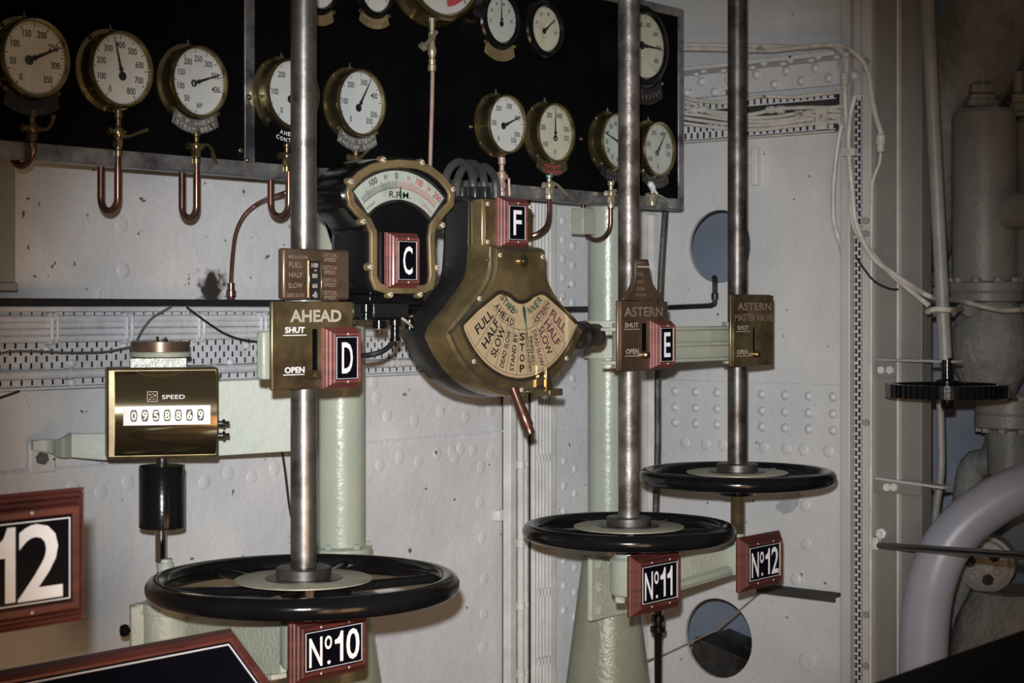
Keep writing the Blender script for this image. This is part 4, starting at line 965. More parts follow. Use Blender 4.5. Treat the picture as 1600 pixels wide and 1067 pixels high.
def arc_text(mb, txt, r, a0, a1, h, wch):
    n_ = len(txt)
    for j, ch in enumerate(txt):
        a = a0+(a1-a0)*j/(n_-1); p = pol(r, a)
        mb.text(ch, p[0], yd-.0003, p[1], h=h*s_*(.6 if ch == 'o' else 1), w=(wch if ch not in 'I' else wch*.3)*s_*(.6 if ch == 'o' else 1), off=.02, rot=R(a))
arc_text(tb, 'AHEAD', 76.5, -51, -19, 10.5, 9); arc_text(tp, 'ASTERN', 76.5, 25, 55, 10.5, 8)
arc_text(tg, 'STARBo', 57, -54, -14, 12, 8.5); arc_text(tg, 'INNER', 57, 8, 50, 12, 8)
tb.build('black_lettering', 'print_black', dial, cat='print'); tp.build('purple_lettering', 'print_purple', dial, cat='print'); tg.build('green_lettering', 'print_green', dial, cat='print')
Pn = [pol(45, 3), pol(52, 8), pol(62, 7.5), pol(76, 7), pol(98, 8), pol(76, 5.5), pol(62, 2), pol(52, 0)]
MB().prism(Pn, YT-.0145, YT-.0135).build('reply_pointer', 'print_green', tele)
MB().loops([ring3(offset(secp, .0), YT-.0128), ring3(offset(secp, .0), YT-.0125)]).build('glass', 'glass_pane', tele)
for dx, dy in ((-52, -31), (52, -31), (-100, 36), (100, 36), (-113, 131), (113, 131), (0, 178)):
    p = mp(dx, dy); shared('screw', SCREW_W, tele, (p[0], YT-.011, p[1]))
for dx, dy in ((-72, -24), ):
    p = mp(dx, dy); shared('screw', SCREW_S, tele, (p[0], YT+.003, p[1]))
MB().lathe([(.016, 0), (.016, .006), (.010, .008), (.010, .013), (0, .013)], (ct[0]+2*s_, YT-.010, ct[1]+23*s_), (0, -1, 0), 20).build('centre_screw', 'brass', tele)
# head plate with the F sign
hp = MB().box(ct[0]-56*s_, ct[0]+57*s_, YT+.033, YT+.038, ct[1]+47*s_, ct[1]+116*s_).build('head_plate', 'brass_plate', tele, bevel=.001)
for dx, dy in ((-51, 52), (-51, 111), (53, 52), (53, 111)): shared('screw', SCREW_W, tele, (ct[0]+dx*s_, YT+.032, ct[1]+dy*s_))
# order lever and handle
Lp = [uy(853, 570, YT-.03), uy(862, 596, YT-.03), uy(863, 608, YT-.03), uy(853, 612, YT-.03)]
MB().prism([(p.x, p.z) for p in Lp], YT-.032, YT-.022).build('order_pointer', 'brass', tele, bevel=.0015)
MB().box(uy(845, 600, YT).x, uy(866, 600, YT).x, YT-.03, YT+.02, uy(855, 618, YT).z, uy(855, 607, YT).z).build('pointer_block', 'brass_plate', tele, bevel=.003)
h0, h1_ = uy(806, 618, YT-.01), uy(829, 678, YT-.05)
d = (h1_-h0)
MB().lathe([(0, -.02), (.014, -.02), (.013, d.length*.15), (.0155, d.length*.5), (.016, d.length*.78), (.012, d.length*.84), (.0125, d.length), (0, d.length+.002)], h0, d, 22).build('handle', 'copper', tele)
MB().cyl(uy(900, 524, YT+.1), uy(932, 524, YT+.1), .033, n=16).cyl(uy(906, 524, YT+.1), uy(912, 524, YT+.1), .04, n=16).build('side_gland', 'dark_steel', tele)
# cable loops from the head back to the board
for a, b, c_, m_ in ((693, 741, 251, .0), (712, 758, 253, .02), (735, 776, 258, .05)):
    yk = YT+.07+m_
    P = [uy(a, 312, yk), uy(a+2, 285, yk), uy(a+10, c_+12, yk+.01), uy((a+b)/2, c_+2, yk+.02), uy(b-9, c_+10, yk+.03), uy(b-2, 282, yk+.04), uy(b, 318, yk+.04)]
    MB().tube(smooth(P, 5), .0105, 10).build('conduit_loop', 'conduit_grey', tele)
gb = MB()
for a in (703, 722, 742, 758): gb.cyl(uy(a, 312, YT+.09), uy(a, 292, YT+.09), .016, n=8)
gb.box(uy(688, 315, YT+.1).x, uy(775, 315, YT+.1).x, YT+.07, YT+.16, ct[1]+115*s_, ct[1]+122*s_)
gb.build('gland_block', 'worn_black', tele, bevel=.002)

# ================================================================== R.P.M. indicator
rp = [(624, 249), (652, 251), (673, 259), (690, 272), (703, 287), (710, 302), (708, 322), (694, 337), (680, 356), (678, 372), (680, 432), (676, 452), (664, 458), (628, 459), (600, 458), (586, 453), (579, 434), (579, 365), (572, 350), (557, 336), (545, 322), (541, 302), (545, 284), (560, 268), (580, 256), (600, 251)]
rpo = px_poly([(a, b) for a, b in rp], YT-.005)
rpm = thing('rpm_indicator', (uy(624, 459, YT).x, YT+.1, uy(624, 459, YT).z), 'black cased revolution indicator with brass rim and R.P.M. fan scale', 'rev indicator')
yq = YT-.005
MB().loops([ring3(offset(rpo, -.05), yq+.15), ring3(offset(rpo, -.01), yq+.14), ring3(offset(rpo, .006), yq+.11), ring3(offset(rpo, .006), yq+.012), ring3(offset(rpo, -.001), yq+.004)]).build('case', 'enamel_black', rpm, ang=35)
rin = offset(rpo, -.020)
MB().ring(rpo, rin, yq-.004, yq+.010).build('rim', 'brass_ring', rpm, bevel=.003, ang=30)
MB().prism(offset(rpo, -.018), yq+.003, yq+.008).build('face', 'enamel_black', rpm, bevel=.001)
for a, b in ((598, 250), (658, 254), (547, 284), (706, 296), (566, 346), (690, 352), (578, 417), (681, 418), (609, 460), (655, 460)):
    p = uy(a, b, yq); MB().lathe([(.0, -.012), (.0095, -.012), (.0095, .0025), (.008, .0042), (0, .0042)], p, (0, -1, 0), 14).build('lug', 'brass_ring', rpm); shared('screw', SCREW_W, rpm, p+Vector((0, -.0042, 0)))
Cr = uy(623, 424, yq); cr = (Cr.x, Cr.z); sr_ = my(624, yq)
upp = lambda r, a: (cr[0]+r*sr_*math.sin(R(a)), cr[1]+r*sr_*math.cos(R(a)))
def fanp(r0, r1, a): return [upp(r1, -a+2*a*i/24) for i in range(25)]+[upp(r0, a*.97-2*a*.97*i/24) for i in range(25)]
FP = fanp(112, 157, 40.5)
rd = MB().prism(FP, yq-.0035, yq+.004).build('scale', 'dial_grey', rpm)
MB().ring(offset(FP, .006), offset(FP, .0005), yq-.006, yq+.004).build('scale_frame', 'dark_steel', rpm, bevel=.001)
yt = yq-.0042
def rtick(mb, r0, r1, a, w_):
    p, q = upp(r0, a), upp(r1, a); dx, dz = math.cos(R(a))*w_/2, -math.sin(R(a))*w_/2; k = len(mb.v)
    mb.v += [Vector((p[0]-dx, yt, p[1]-dz)), Vector((p[0]+dx, yt, p[1]+dz)), Vector((q[0]+dx, yt, q[1]+dz)), Vector((q[0]-dx, yt, q[1]-dz))]; mb.f.append((k, k+1, k+2, k+3))
bt, rt_ = MB(), MB(); n_ = 24
for i in range(n_+1): rtick(bt, 130, 140 if i % 5 else 143, -3-i*1.42, .0017)
for i in range(29): rtick(rt_, 130, 140 if i % 5 else 143, -3+i*1.42, .0017)
for i in range(20): rtick(bt, 129.6, 130.4, -3-i*1.8, .008); rtick(rt_, 129.6, 130.4, -3+i*2.1, .009)
for tx, a, h in (('100', -23.5, 10), ('50', -12.5, 6), ('0', -3, 10)): p = upp(149, a); bt.text(tx, p[0], yt, p[1], h=h*sr_, off=.015, rot=-R(a))
for tx, a, h in (('50', 7.5, 6), ('100', 17.5, 11), ('50', 27, 6), ('200', 35.5, 11)): p = upp(148, a); rt_.text(tx, p[0], yt, p[1], h=h*sr_, off=.02, rot=-R(a), asp=.85)
p = upp(120.5, 0); bt.text('R.P.M.', p[0], yt, p[1]-.002, h=10*sr_, w=48*sr_, off=.008)
p = upp(119, -33); bt.text('AHEAD', p[0], yt, p[1], h=4.5*sr_, rot=R(33)); p = upp(119, 32); rt_.text('ASTERN', p[0], yt, p[1], h=4.5*sr_, rot=-R(32))
bt.build('black_scale_marks', 'print_black', rd, cat='print'); rt_.build('red_scale_marks', 'print_pink', rd, cat='print')
MB().prism([upp(112, 0), upp(118, 1.5), upp(134, .3), upp(118, -1.2)], yq-.0058, yq-.0050).build('needle', 'print_green', rpm)
MB().prism(offset(FP, .004), yq-.0066, yq-.0062).build('glass', 'glass_pane', rpm)
# terminal gear hanging below the indicator
tm = thing('terminal_gear', tuple(uy(610, 528, YT+.06)), 'black terminal gear with knobs hanging under the R.P.M. indicator', 'terminal gear')
def tb_(a, b, c_, d_, y0, y1): p, q = uy(a, d_, y0), uy(b, c_, y0); return (p.x, q.x, y0, y1, p.z, q.z)
MB().box(*tb_(578, 662, 460, 474, YT+.03, YT+.14)).build('mounting', 'enamel_black', tm, bevel=.004)
MB().box(*tb_(584, 640, 472, 498, YT+.05, YT+.12)).build('block', 'worn_black', tm, bevel=.005)
MB().box(*tb_(578, 646, 496, 500, YT+.035, YT+.14)).build('tray', 'enamel_black', tm, bevel=.002)
for a, b, c_, rr_ in ((592, 503, 511, .018), (617, 500, 530, .015), (572, 478, 496, .016), (640, 500, 512, .012)):
    MB().lathe([(0, 0), (rr_, .001), (rr_, .018), (rr_*.7, .021), (rr_*.7, (c_-b)*.0016), (rr_*.9, (c_-b)*.0016+.002), (rr_*.9, (c_-b)*.0016+.008), (0, (c_-b)*.0016+.010)], uy(a, b-3, YT+.055), (0, 0, -1), 16).build('knob', 'enamel_black', tm)
MB().tube(smooth([uy(617, 530, YT+.055), uy(610, 540, YT+.055), uy(595, 550, YT+.06), uy(576, 555, YT+.08), uy(550, 557, YT+.13)], 5), .0068, 8).build('cable', 'rubber_black', tm)
MB().tube(smooth([uy(628, 497, YT+.03), uy(636, 503, YT+.03), uy(645, 512, YT+.05)], 4), .0035, 6).build('tie', 'print_pale', tm)

# ================================================================== revolution counter on its green bar
RZ = -TH+R(15)
Cd = 4.20                                    # distance of the green bar
Fm = lambda o: Matrix.Translation(o) @ Matrix.Rotation(RZ, 4, 'Z')
dpx = lambda d: d/F
# flat bar from the wall lug to the column
bar_t = thing('counter_bar', tuple(ud(250, 712, 4.24)), 'pale green flat bar carrying the brass counter from wall lug to column', 'bracket')
def on_plane(M, px, py, yo=0.):              # picture point on the plane local y = yo of frame M -> local x, z
    Mi = M.inverted(); e = Mi @ Vector((0, 0, H)); g_ = Mi.to_3x3() @ Vector(ray(px, py)); t_ = (yo-e.y)/g_.y
    q_ = e+g_*t_; return (q_.x, q_.z)
o = ud(280, 655, 4.33); Mb = Fm(o)
def L3(px, py, y=0): q_ = on_plane(Mb, px, py); return Vector((q_[0], y, q_[1]))
poly = [(108, 676), (112, 676.5), (343, 598), (486, 588), (486, 703), (343, 712), (163, 720), (103, 714)]
poly = [(112, 677), (163, 677), (200, 600), (486, 590), (486, 703), (343, 712), (163, 719), (104, 714)]
mb = MB(); mb.prism([on_plane(Mb, a, b) for a, b in poly], -.006, .006); mb.xf(Mb); mb.build('bar', 'bar_paint', bar_t, bevel=.002)
tw = [Mb @ L3(110, 695), uy(95, 700, YW-.10), uy(78, 697, YW-.055), uy(50, 696, YW-.03)]
hw = [.030, .022, .012, .010]; lps = []
pts = smooth(tw, 5)
for i, p in enumerate(pts):
    f_ = i/(len(pts)-1); h_ = .030*(1-f_)+.010*f_; lps.append([p+Vector((0, -.006, h_)), p+Vector((0, .006, h_)), p+Vector((0, .006, -h_)), p+Vector((0, -.006, -h_))])
MB().loops(lps).build('twisted_tail', 'bar_paint', bar_t)
pl_ = uy(64, 715, YW-.012)
MB().box(pl_.x-.035, pl_.x+.045, YW-.014, YW-.0005, pl_.z-.04, pl_.z+.045).build('wall_lug', 'wall_paint', bar_t, bevel=.008)
shared('bolt', hex_mesh('lug_bolt', .016, .014, 'wire_grey'), bar_t, uy(64, 716, YW-.016))

cnt = thing('speed_counter', tuple(ud(253, 720, 4.08)), 'brass revolution counter marked SPEED with a row of seven digits', 'counter')
d_ = 4.06; kc = dpx(d_); Mc = Fm(ud(253, 646, d_))
fs = math.cos(R(15)+math.atan((253-800)/F))
def l(px, py): return on_plane(Mc, px, py)
def lb(px, py): return on_plane(Mc, px, py, .075)
x0, z0 = l(168, 719); x1, z1 = l(342, 574)
MB().box(x0-.002, x1+.001, .020, .135, z0, z1).xf(Mc).build('case', 'brass_plate', cnt, bevel=.006)
prof = []
hh_ = (z1-z0)*.5; zc0 = (z0+z1)/2
n_ = 20
for i in range(n_+1):
    a = R(-64+128*i/n_); prof.append((.020+.045*(.44-math.cos(a))/.56*1.0, zc0+math.sin(a)/math.sin(R(64))*hh_*.93))
L_l = [(x0+.016, y, z) for y, z in prof]+[(x0+.016, .07, prof[-1][1]), (x0+.016, .07, prof[0][1])]
L_r = [(x1-.006, y, z) for y, z in prof]+[(x1-.006, .07, prof[-1][1]), (x1-.006, .07, prof[0][1])]
MB().loops([L_l, L_r]).xf(Mc).build('curved_cover', 'brass_bright', cnt, ang=30)
yfr = .020-.045
px_, pz_ = l(260, 648.5)
MB().box(on_plane(Mc, 192.5, 649, yfr-.004)[0], on_plane(Mc, 329, 649, yfr-.004)[0], yfr-.004, yfr+.012, on_plane(Mc, 260, 664, yfr)[1], on_plane(Mc, 260, 633.5, yfr)[1]).xf(Mc).build('window_plate', 'print_white', cnt, bevel=.001)
digs = '0958869'
for i, ch in enumerate(digs):
    a = 209+17.4*i; X, Z = on_plane(Mc, a, 649, yfr-.004); Z = on_plane(Mc, 260, 649, yfr-.004)[1]
    w0, h0_ = 5.4*kc, 9*kc
    wn = MB(); P = [(X+w0*math.cos(t)*1.0, Z+h0_*(1 if math.sin(t) > 0 else -1)*min(1, abs(math.sin(t))*1.25)) for t in [2*math.pi*q/20 for q in range(20)]]
    wn.prism(P, yfr-.0048, yfr-.0036); wn.xf(Mc); wdo = wn.build('digit_window', 'print_black', cnt)
    MB().text(ch, X, yfr-.0056, Z, h=14*kc, w=8*kc, off=.03).xf(Mc).build('digit', 'print_pale', wdo, cat='print')
X, Z = on_plane(Mc, 271, 620, yfr+.0035); ys = .004
MB().text('SPEED', X, yfr+.0028, Z, h=6.4*kc, w=35*kc, off=.0).xf(Mc @ Matrix.Rotation(R(0), 4, 'X')).build('lettering', 'print_white', cnt, cat='print')
X, Z = on_plane(Mc, 238, 619.5, yfr+.003); q_ = 8*kc; rc = lambda e: [(X-e, Z-e), (X+e, Z-e), (X+e, Z+e), (X-e, Z+e)]
mk = MB(); mk.ring(rc(q_), rc(q_*.86), yfr+.0018, yfr+.004)
for dx, dz, w2, h2_ in ((-.45, .35, .18, .3), (.1, .5, .2, .18), (.5, .2, .15, .4), (-.1, -.1, .35, .14), (-.45, -.5, .22, .2), (.35, -.5, .3, .12)): mk.box(X+dx*q_-w2*q_/1, X+dx*q_+w2*q_, yfr+.002, yfr+.004, Z+dz*q_-h2_*q_/2, Z+dz*q_+h2_*q_/2)
mk.xf(Mc).build('maker_mark', 'print_dull', cnt, cat='print')
for i, b in enumerate((664, 683)):
    X, Z = l(343, b); mb = MB(); mb.cyl((X, .05, Z), (X+.018, .05, Z), .007, n=10).cyl((X+.012, .05, Z), (X+.018, .05, Z), .011, n=6).cyl((X+.018, .05, Z), (X+.028, .05, Z), .006, n=6); mb.xf(Mc); mb.build('side_stud', 'worn_black', cnt)
# disc on top with its reading wires
X, Z = lb(250, 566)
td = thing('top_disc', tuple(Mc @ Vector((X, .07, Z))), 'small dark drum on a green plate on top of the brass counter', 'drum')
mb = MB().lathe([(.010, -.03), (.010, .012), (0, .012)], (X, .07, Z), (0, 0, 1), 12).box(X-.07, X+.06, .05, .10, Z-.012, Z+.01); mb.xf(Mc); mb.build('stem', 'green_paint', td)
Z2 = lb(250, 557)[1]
MB().lathe([(0, 0), (47*kc, 0), (48*kc, .003), (48*kc, .009), (46*kc, .012), (0, .012)], (X, .07, Z2), (0, 0, 1), 40).xf(Mc).build('green_plate', 'green_paint', td)
MB().lathe([(0, .012), (46*kc, .012), (46*kc, .036), (0, .036)], (X, .07, Z2), (0, 0, 1), 40).xf(Mc).build('drum', 'brass_brown', td)
MB().cyl((X-.008, .05, Z2+.036), (X-.008, .05, Z2+.048), .004, n=8).cyl((X+.006, .06, Z2+.036), (X+.016, .06, Z2+.043), .006, n=8).xf(Mc).build('terminal', 'chrome', td)
# coupling cylinder and shaft below
X, Z = lb(253, 727)
cp = thing('shaft_coupling', tuple(Mc @ Vector((X, .075, Z-.3))), 'black coupling cylinder on a polished shaft under the brass counter', 'coupling')
Y_ = .075; rc_ = 35.5*dpx(4.13)
Zb = lb(253, 823)[1]
MB().lathe([(0, Z), (rc_-.002, Z), (rc_, Z-.003), (rc_, Zb), (rc_-.002, Zb-.002), (0, Zb-.002)], (X, Y_, 0), (0, 0, 1), 40).xf(Mc).build('cylinder', 'enamel_black', cp)
MB().lathe([(.014, Z-.002), (.014, Z+.022), (0, Z+.022)], (X, Y_, 0), (0, 0, 1), 12).xf(Mc).build('neck', 'worn_black', cp)
Zs = lb(253, 878)[1]
MB().cyl((X-.003, Y_, Zb), (X-.003, Y_, Zs), .013, n=24).xf(Mc).build('shaft', 'chrome', cp)
# gear housing
gbx = thing('gear_housing', tuple(Mc @ Vector((X, Y_, lb(253, 1010)[1]-.05))), 'cream cast gear housing with a black knob left of the nearest hand wheel', 'gear housing')
za, zb, zc = lb(253, 873)[1], lb(253, 900)[1], lb(253, 940)[1]; ze = lb(253, 1010)[1]-.05
MB().lathe([(0, za), (.017, za), (.017, za-.008), (.020, za-.010), (.020, zb), (.024, zc), (.056, zc-.001), (.058, zc-.006), (.058, zc-.024), (.055, zc-.026), (.055, ze), (0, ze)], (X+.008, Y_, 0), (0, 0, 1), 36).xf(Mc).build('body', 'casting_paint', gbx)
MB().lathe([(0, 0), (.022, .002), (.022, .03), (0, .03)], (X-.048, Y_, zc-.0), (0, 0, -1), 8).box(X-.075, X-.04, Y_-.02, Y_+.02, ze, zc-.005).xf(Mc).build('side_flange', 'casting_paint', gbx, bevel=.005)
MB().lathe([(0, -.012), (.012, -.010), (.016, 0), (.012, .010), (0, .012)], (X-.088, Y_-.012, lb(253, 981)[1]), (1, 0, 0), 18).cyl((X-.08, Y_-.012, lb(253, 981)[1]), (X-.06, Y_-.012, lb(253, 981)[1]), .006, n=8).xf(Mc).build('knob', 'enamel_black', gbx)
MB().lathe([(.009, 0), (.009, .006), (0, .006)], (X, Y_-.052, zc-.014), (0, -1, 0), 10).xf(Mc).build('screw', 'casting_paint', gbx)
# rough arm between gear housing and the near bearing
ga = Mc @ Vector((X+.05, Y_, 0)); gl_ = Vector((s1.x-.03, YR+.03, 0)); dv = (gl_-ga); nv = Vector((-dv.y, dv.x, 0)).normalized()*.008
zA_, zB_ = uy(470, 955, YR).z-.0, uy(470, 1052, YR).z
zA2, zB2 = lb(253, 945)[1]+ (Mc.translation.z), lb(253, 1020)[1]+Mc.translation.z
Q = lambda p, z: Vector((p.x, p.y, z))
MB().loops([[Q(ga, zA2-.01)-nv, Q(ga, zA2-.01)+nv, Q(ga, zB2-.06)+nv, Q(ga, zB2-.06)-nv], [Q(gl_, zA_-.012)-nv, Q(gl_, zA_-.012)+nv, Q(gl_, zB_)+nv, Q(gl_, zB_)-nv]]).build('arm', 'casting_paint', gbx, bevel=.003)
MB().loops([[Q(ga, zB2-.075)-nv*4, Q(ga, zB2-.075)+nv*1, Q(ga, zB2-.06)+nv, Q(ga, zB2-.06)-nv*4], [Q(gl_, zB_-.012)-nv*4, Q(gl_, zB_-.012)+nv, Q(gl_, zB_)+nv, Q(gl_, zB_)-nv*4]]).build('arm_flange', 'casting_paint', gbx, bevel=.003)

# ---- thin wires and the bent conduit on the left wall
def wire(pts, y, r, m, label, name='wire', cat='wire', n=6):
    return MB().tube(smooth([uy(a, b, y[i] if isinstance(y, list) else y) for i, (a, b) in enumerate(pts)], n), r, 8).build(name, m, label=label, cat=cat)
wire([(0, 552), (20, 549), (60, 549), (110, 551), (160, 550), (190, 545), (212, 540)], YW-.085, .0028, 'wire_grey', 'grey wire sagging across the slotted tray to the counter drum')
wire([(-10, 625), (10, 618), (30, 611)], YW-.05, .0028, 'rubber_black', 'short black wire below the slotted tray at the left edge')
wire([(268, 479), (240, 495), (225, 512), (214, 532), (207, 552)], [YW-.09]*3+[YW-.10, YW-.11], .0030, 'wire_grey', 'twisted wire dropping from the ledge to the counter drum')
wire([(292, 480), (305, 490), (330, 508), (355, 523), (385, 532), (420, 534)], YW-.09, .0030, 'rubber_black', 'black wire curving from the ledge towards the AHEAD plate')
wire([(441, 706), (446, 740), (452, 790), (460, 830)], YW-.08, .0035, 'rubber_black', 'dark thin cable hanging beside the AHEAD spindle below the bar')
bc = thing('bent_conduit', tuple(uy(361, 470, YW-.045)), 'thin dark conduit curving down to a gland on the ledge', 'conduit')
MB().tube(smooth([uy(470, 292, YB+.06), uy(440, 303, YB+.08), uy(410, 314, YW-.10), uy(385, 333, YW-.06), uy(370, 360, YW-.045), uy(364, 395, YW-.045), uy(361, 440, YW-.045)], 6), .006, 10).build('pipe', 'copper', bc)
MB().lathe([(.008, .05), (.010, .048), (.010, .03), (.0135, .028), (.0135, .012), (.010, .010), (.012, 0), (0, 0)], uy(361, 470, YW-.045), (0, 0, 1), 12).build('gland', 'copper', bc)
# black pipe on the left wall between telegraph and the hole
bp_ = thing('black_pipe', tuple(uy(1000, 483, YW-.09)), 'thin black pipe running level behind the column up into the upper hole', 'pipe')
za_ = uy(1040, 480, YW-.1).z
MB().tube([uy(640, 487, YW-.1), uy(905, 483, YW-.1), uy(1045, 480.5, YW-.1), ux(1112, 477.5, XB-.03)], .0095, 10).tube(smooth([ux(1108, 477.6, XB-.03), ux(1116, 475, XB-.03), ux(1117, 468, XB-.03), ux(1117, 440, XB-.03), ux(1116, 434, XB+.0)], 4), .0095, 10).build('pipe', 'rubber_black', bp_)
MB().lathe([(.013, 0), (.013, .02), (.010, .024)], ux(1117, 468, XB-.03), (0, 0, 1), 12).build('elbow', 'rubber_black', bp_)
wire([(1040, 328), (1034, 420), (1031, 500), (1028, 600), (1028, 700), (1025, 800), (1026, 880)], YW-.13, .0125, 'dark_steel', 'dark vertical rod beside the ASTERN spindle in the corner', 'vertical_rod', 'rod', 3)
gd = thing('cable_gland', tuple(uy(1028, 1067, 3.1)), 'dark cable gland hanging below sign No.11', 'gland')
p = uy(1028, 950, 3.15); MB().lathe([(0, 0), (.012, 0), (.012, -.02), (.022, -.022), (.022, -.042), (.014, -.045), (.014, -.055), (.025, -.058), (.025, -.075), (.016, -.08), (.012, -.10), (.010, -.4), (0, -.4)], p, (0, 0, 1), 14).build('gland', 'enamel_black', gd)

# ================================================================== bulkhead cables
XC = XB-.05
# slotted tray under the rivet angle
ctry = thing('bulkhead_tray', (XB, ux(1190, 215, XB).y, ux(1190, 215, XB).z), 'dirty slotted cable tray across the top of the end bulkhead', 'cable tray')
ya_, yb_ = ux(1312, 0, XB).y, YW-.09
zt_, zb2 = H+.735, H+.600
MB().box(XB-.012, XB-.0005, ya_, yb_, zb2, zt_).build('backing', 'near_black', ctry)
mb = MB(); perf(mb, ya_, yb_, zb2+.004, zb2+.055, .026, .009, 2, .003, lambda u, v: Vector((XB-.026, u, v))); perf(mb, ya_, yb_, zt_-.03, zt_, .026, .008, 1, .004, lambda u, v: Vector((XB-.026, u, v))); mb.build('slotted_plate', 'tray_paint', ctry, kind='stuff', solid=1)
MB().box(XB-.04, XB, ya_, yb_, zb2-.006, zb2).build('lower_edge', 'cable_paint', ctry, bevel=.002)
def bw(pts, r, m, label, x=XC, name='cable', cat='cable', group='cables on the end bulkhead', n=5):
    return MB().tube(smooth([ux(p[0], p[1], (p[2] if len(p) > 2 else x)) for p in pts], n), r, 10).build(name, m, label=label, cat=cat, group=group)
rows = [[(1066, 152), (1090, 157), (1130, 160), (1170, 154), (1190, 150.5), (1240, 151.5), (1290, 146), (1318, 143)],
        [(1066, 158), (1085, 163), (1095, 171), (1130, 176), (1170, 179), (1200, 173), (1215, 170), (1260, 168), (1300, 168), (1318, 165)],
        [(1066, 167), (1090, 171), (1130, 181), (1165, 184), (1205, 183), (1240, 178), (1258, 176), (1285, 173), (1316, 174)],
        [(1066, 177), (1100, 181), (1140, 187), (1180, 190), (1220, 188), (1260, 182), (1300, 180), (1316, 181)],
        [(1066, 184), (1100, 189), (1140, 194), (1180, 196), (1220, 193), (1270, 186), (1304, 183), (1312, 190), (1314, 200)],
        [(1066, 192), (1100, 197), (1140, 201), (1180, 203), (1230, 198), (1270, 193), (1300, 190), (1310, 191)]]
nm_ = ['topmost', 'second', 'third', 'fourth', 'fifth', 'lowest']
for i, rw in enumerate(rows): bw(rw, .0068, 'cable_paint', f'{nm_[i]} of the six dusty cables under the rivet angle on the end bulkhead', XC-.004*(i % 2))
for i, (a, b) in enumerate(((1093, 171), (1212, 171.5), (1257, 178))):
    o = ux(a, b, XC-.006); MB().lathe([(.007, -.035), (.012, -.033), (.014, -.012), (.011, -.01), (.011, .01), (.015, .012), (.013, .032), (.007, .034)], o, (0, -1, -.05), 12).build('cable_joint', 'cable_paint', label=['lumpy cable joint nearest the gauge board on the end bulkhead', 'middle cable joint on the end bulkhead cables', 'right-hand cable joint on the end bulkhead cables'][i], cat='cable joint', group='cable joints')
o = ux(1285, 186, XC-.012); MB().box(XC-.02, XC-.01, o.y-.02, o.y+.02, o.z-.035, o.z+.035).build('cable_clip', 'cable_paint', label='flat clip across the bulkhead cables at the right', cat='clip')
# two conduits along the top that turn down at the right
bw([(1062, 70), (1130, 71), (1200, 72.5), (1250, 74), (1290, 71), (1308, 74), (1319, 85), (1323, 100), (1321, 120), (1320, 136)], .0095, 'cable_paint', 'upper conduit turning down at the bulkhead edge to a joint', XC-.06)
bw([(1062, 76), (1130, 77), (1200, 79), (1250, 74), (1300, 70), (1325, 76), (1345, 92), (1357, 115), (1362, 150), (1368, 180), (1376, 205), (1377, 215)], .0085, 'cable_paint', 'conduit sweeping over the post edge to a hanging joint', XC-.07)
for (a, b, c_, d_, x, lab) in ((1320, 112, 1320, 134, XC-.06, 'bulky joint on the conduit at the bulkhead edge'), (1376.5, 207, 1376, 238, XC-.07, 'pale joint hanging on the grey post')):
    p, q = ux(a, b, x), ux(c_, d_, x); L__ = (p-q).length
    MB().lathe([(.008, 0), (.013, .004), (.013, L__*.4), (.016, L__*.42), (.016, L__*.85), (.011, L__*.9), (.009, L__)], q, p-q, 14).build('cable_joint', 'cable_paint', label=lab, cat='cable joint', group='cable joints')
bw([(1320, 134), (1321, 170), (1324, 205), (1327, 240), (1330, 290), (1330, 330), (1340, 365), (1370, 405), (1400, 435), (1430, 460), (1452, 478)], .0085, 'cable_paint', 'pale cable falling from the bulkhead joint and slanting past the post', XC-.06)
bw([(1336, 150), (1328, 185), (1326, 235), (1332, 300), (1338, 350), (1362, 400), (1395, 427), (1425, 447), (1460, 466), (1500, 470, 5.45), (1540, 480, 5.5), (1570, 485, 5.5), (1610, 483, 5.5)], .0085, 'cable_paint', 'pale cable slanting past the post and away to the right', XC-.07)
bw([(1316, 195), (1311, 215), (1305, 260), (1302, 300), (1303, 345), (1310, 372), (1316, 392, XB-.02), (1320, 402, XB+.01)], .0078, 'cable_paint', 'pale cable hanging left of the slotted post strip', XC-.03)
bw([(1376, 236), (1374, 255), (1365, 280), (1362, 320), (1361, 600), (1360, 1080)], .0055, 'cable_paint', 'thin cable running down the post flange', XB-.064)
o = ux(1328, 238, XC-.066); MB().box(o.x-.012, o.x+.008, o.y-.022, o.y+.022, o.z-.012, o.z+.012).build('cable_clip', 'cable_paint', label='clip holding two pale cables together beside the slotted post strip', cat='clip')
bw([(1338, 402), (1350, 420), (1367, 440), (1390, 451), (1403, 452)], .0035, 'rubber_black', 'thin black wire drooping across the post', XB-.075, 'wire', 'wire', None)
bw([(1440, 438), (1446, 450), (1456, 458), (1462, 468)], .003, 'rubber_black', 'short black wire end beside the grey pipe', 5.3, 'wire', 'wire', None)
# thin line crossing the lower hole
MB().tube([uy(1006, 1034, 3.45), uy(1040, 1022, YW-.14), ux(1118, 985, XB-.03), ux(1195, 920, XB-.03)], .0032, 6).build('cord', 'print_dull', label='thin brown cord slanting across the lower hole', cat='cord')
# torn patch below the far wheel
mb = MB(); P = [(1212, 792), (1225, 776), (1243, 766), (1250, 772), (1247, 788), (1238, 799), (1225, 803)]
k = len(mb.v); pp = [ux(a, b, XB-.010) for a, b in P]
mb.loops([[p for p in pp], [p+Vector((-.006, 0, 0)) for p in pp]]); mb.build('peeled_patch', 'patch_paint', label='peeling grey paint patch under the farthest hand wheel', cat='paint patch', bevel=.001)

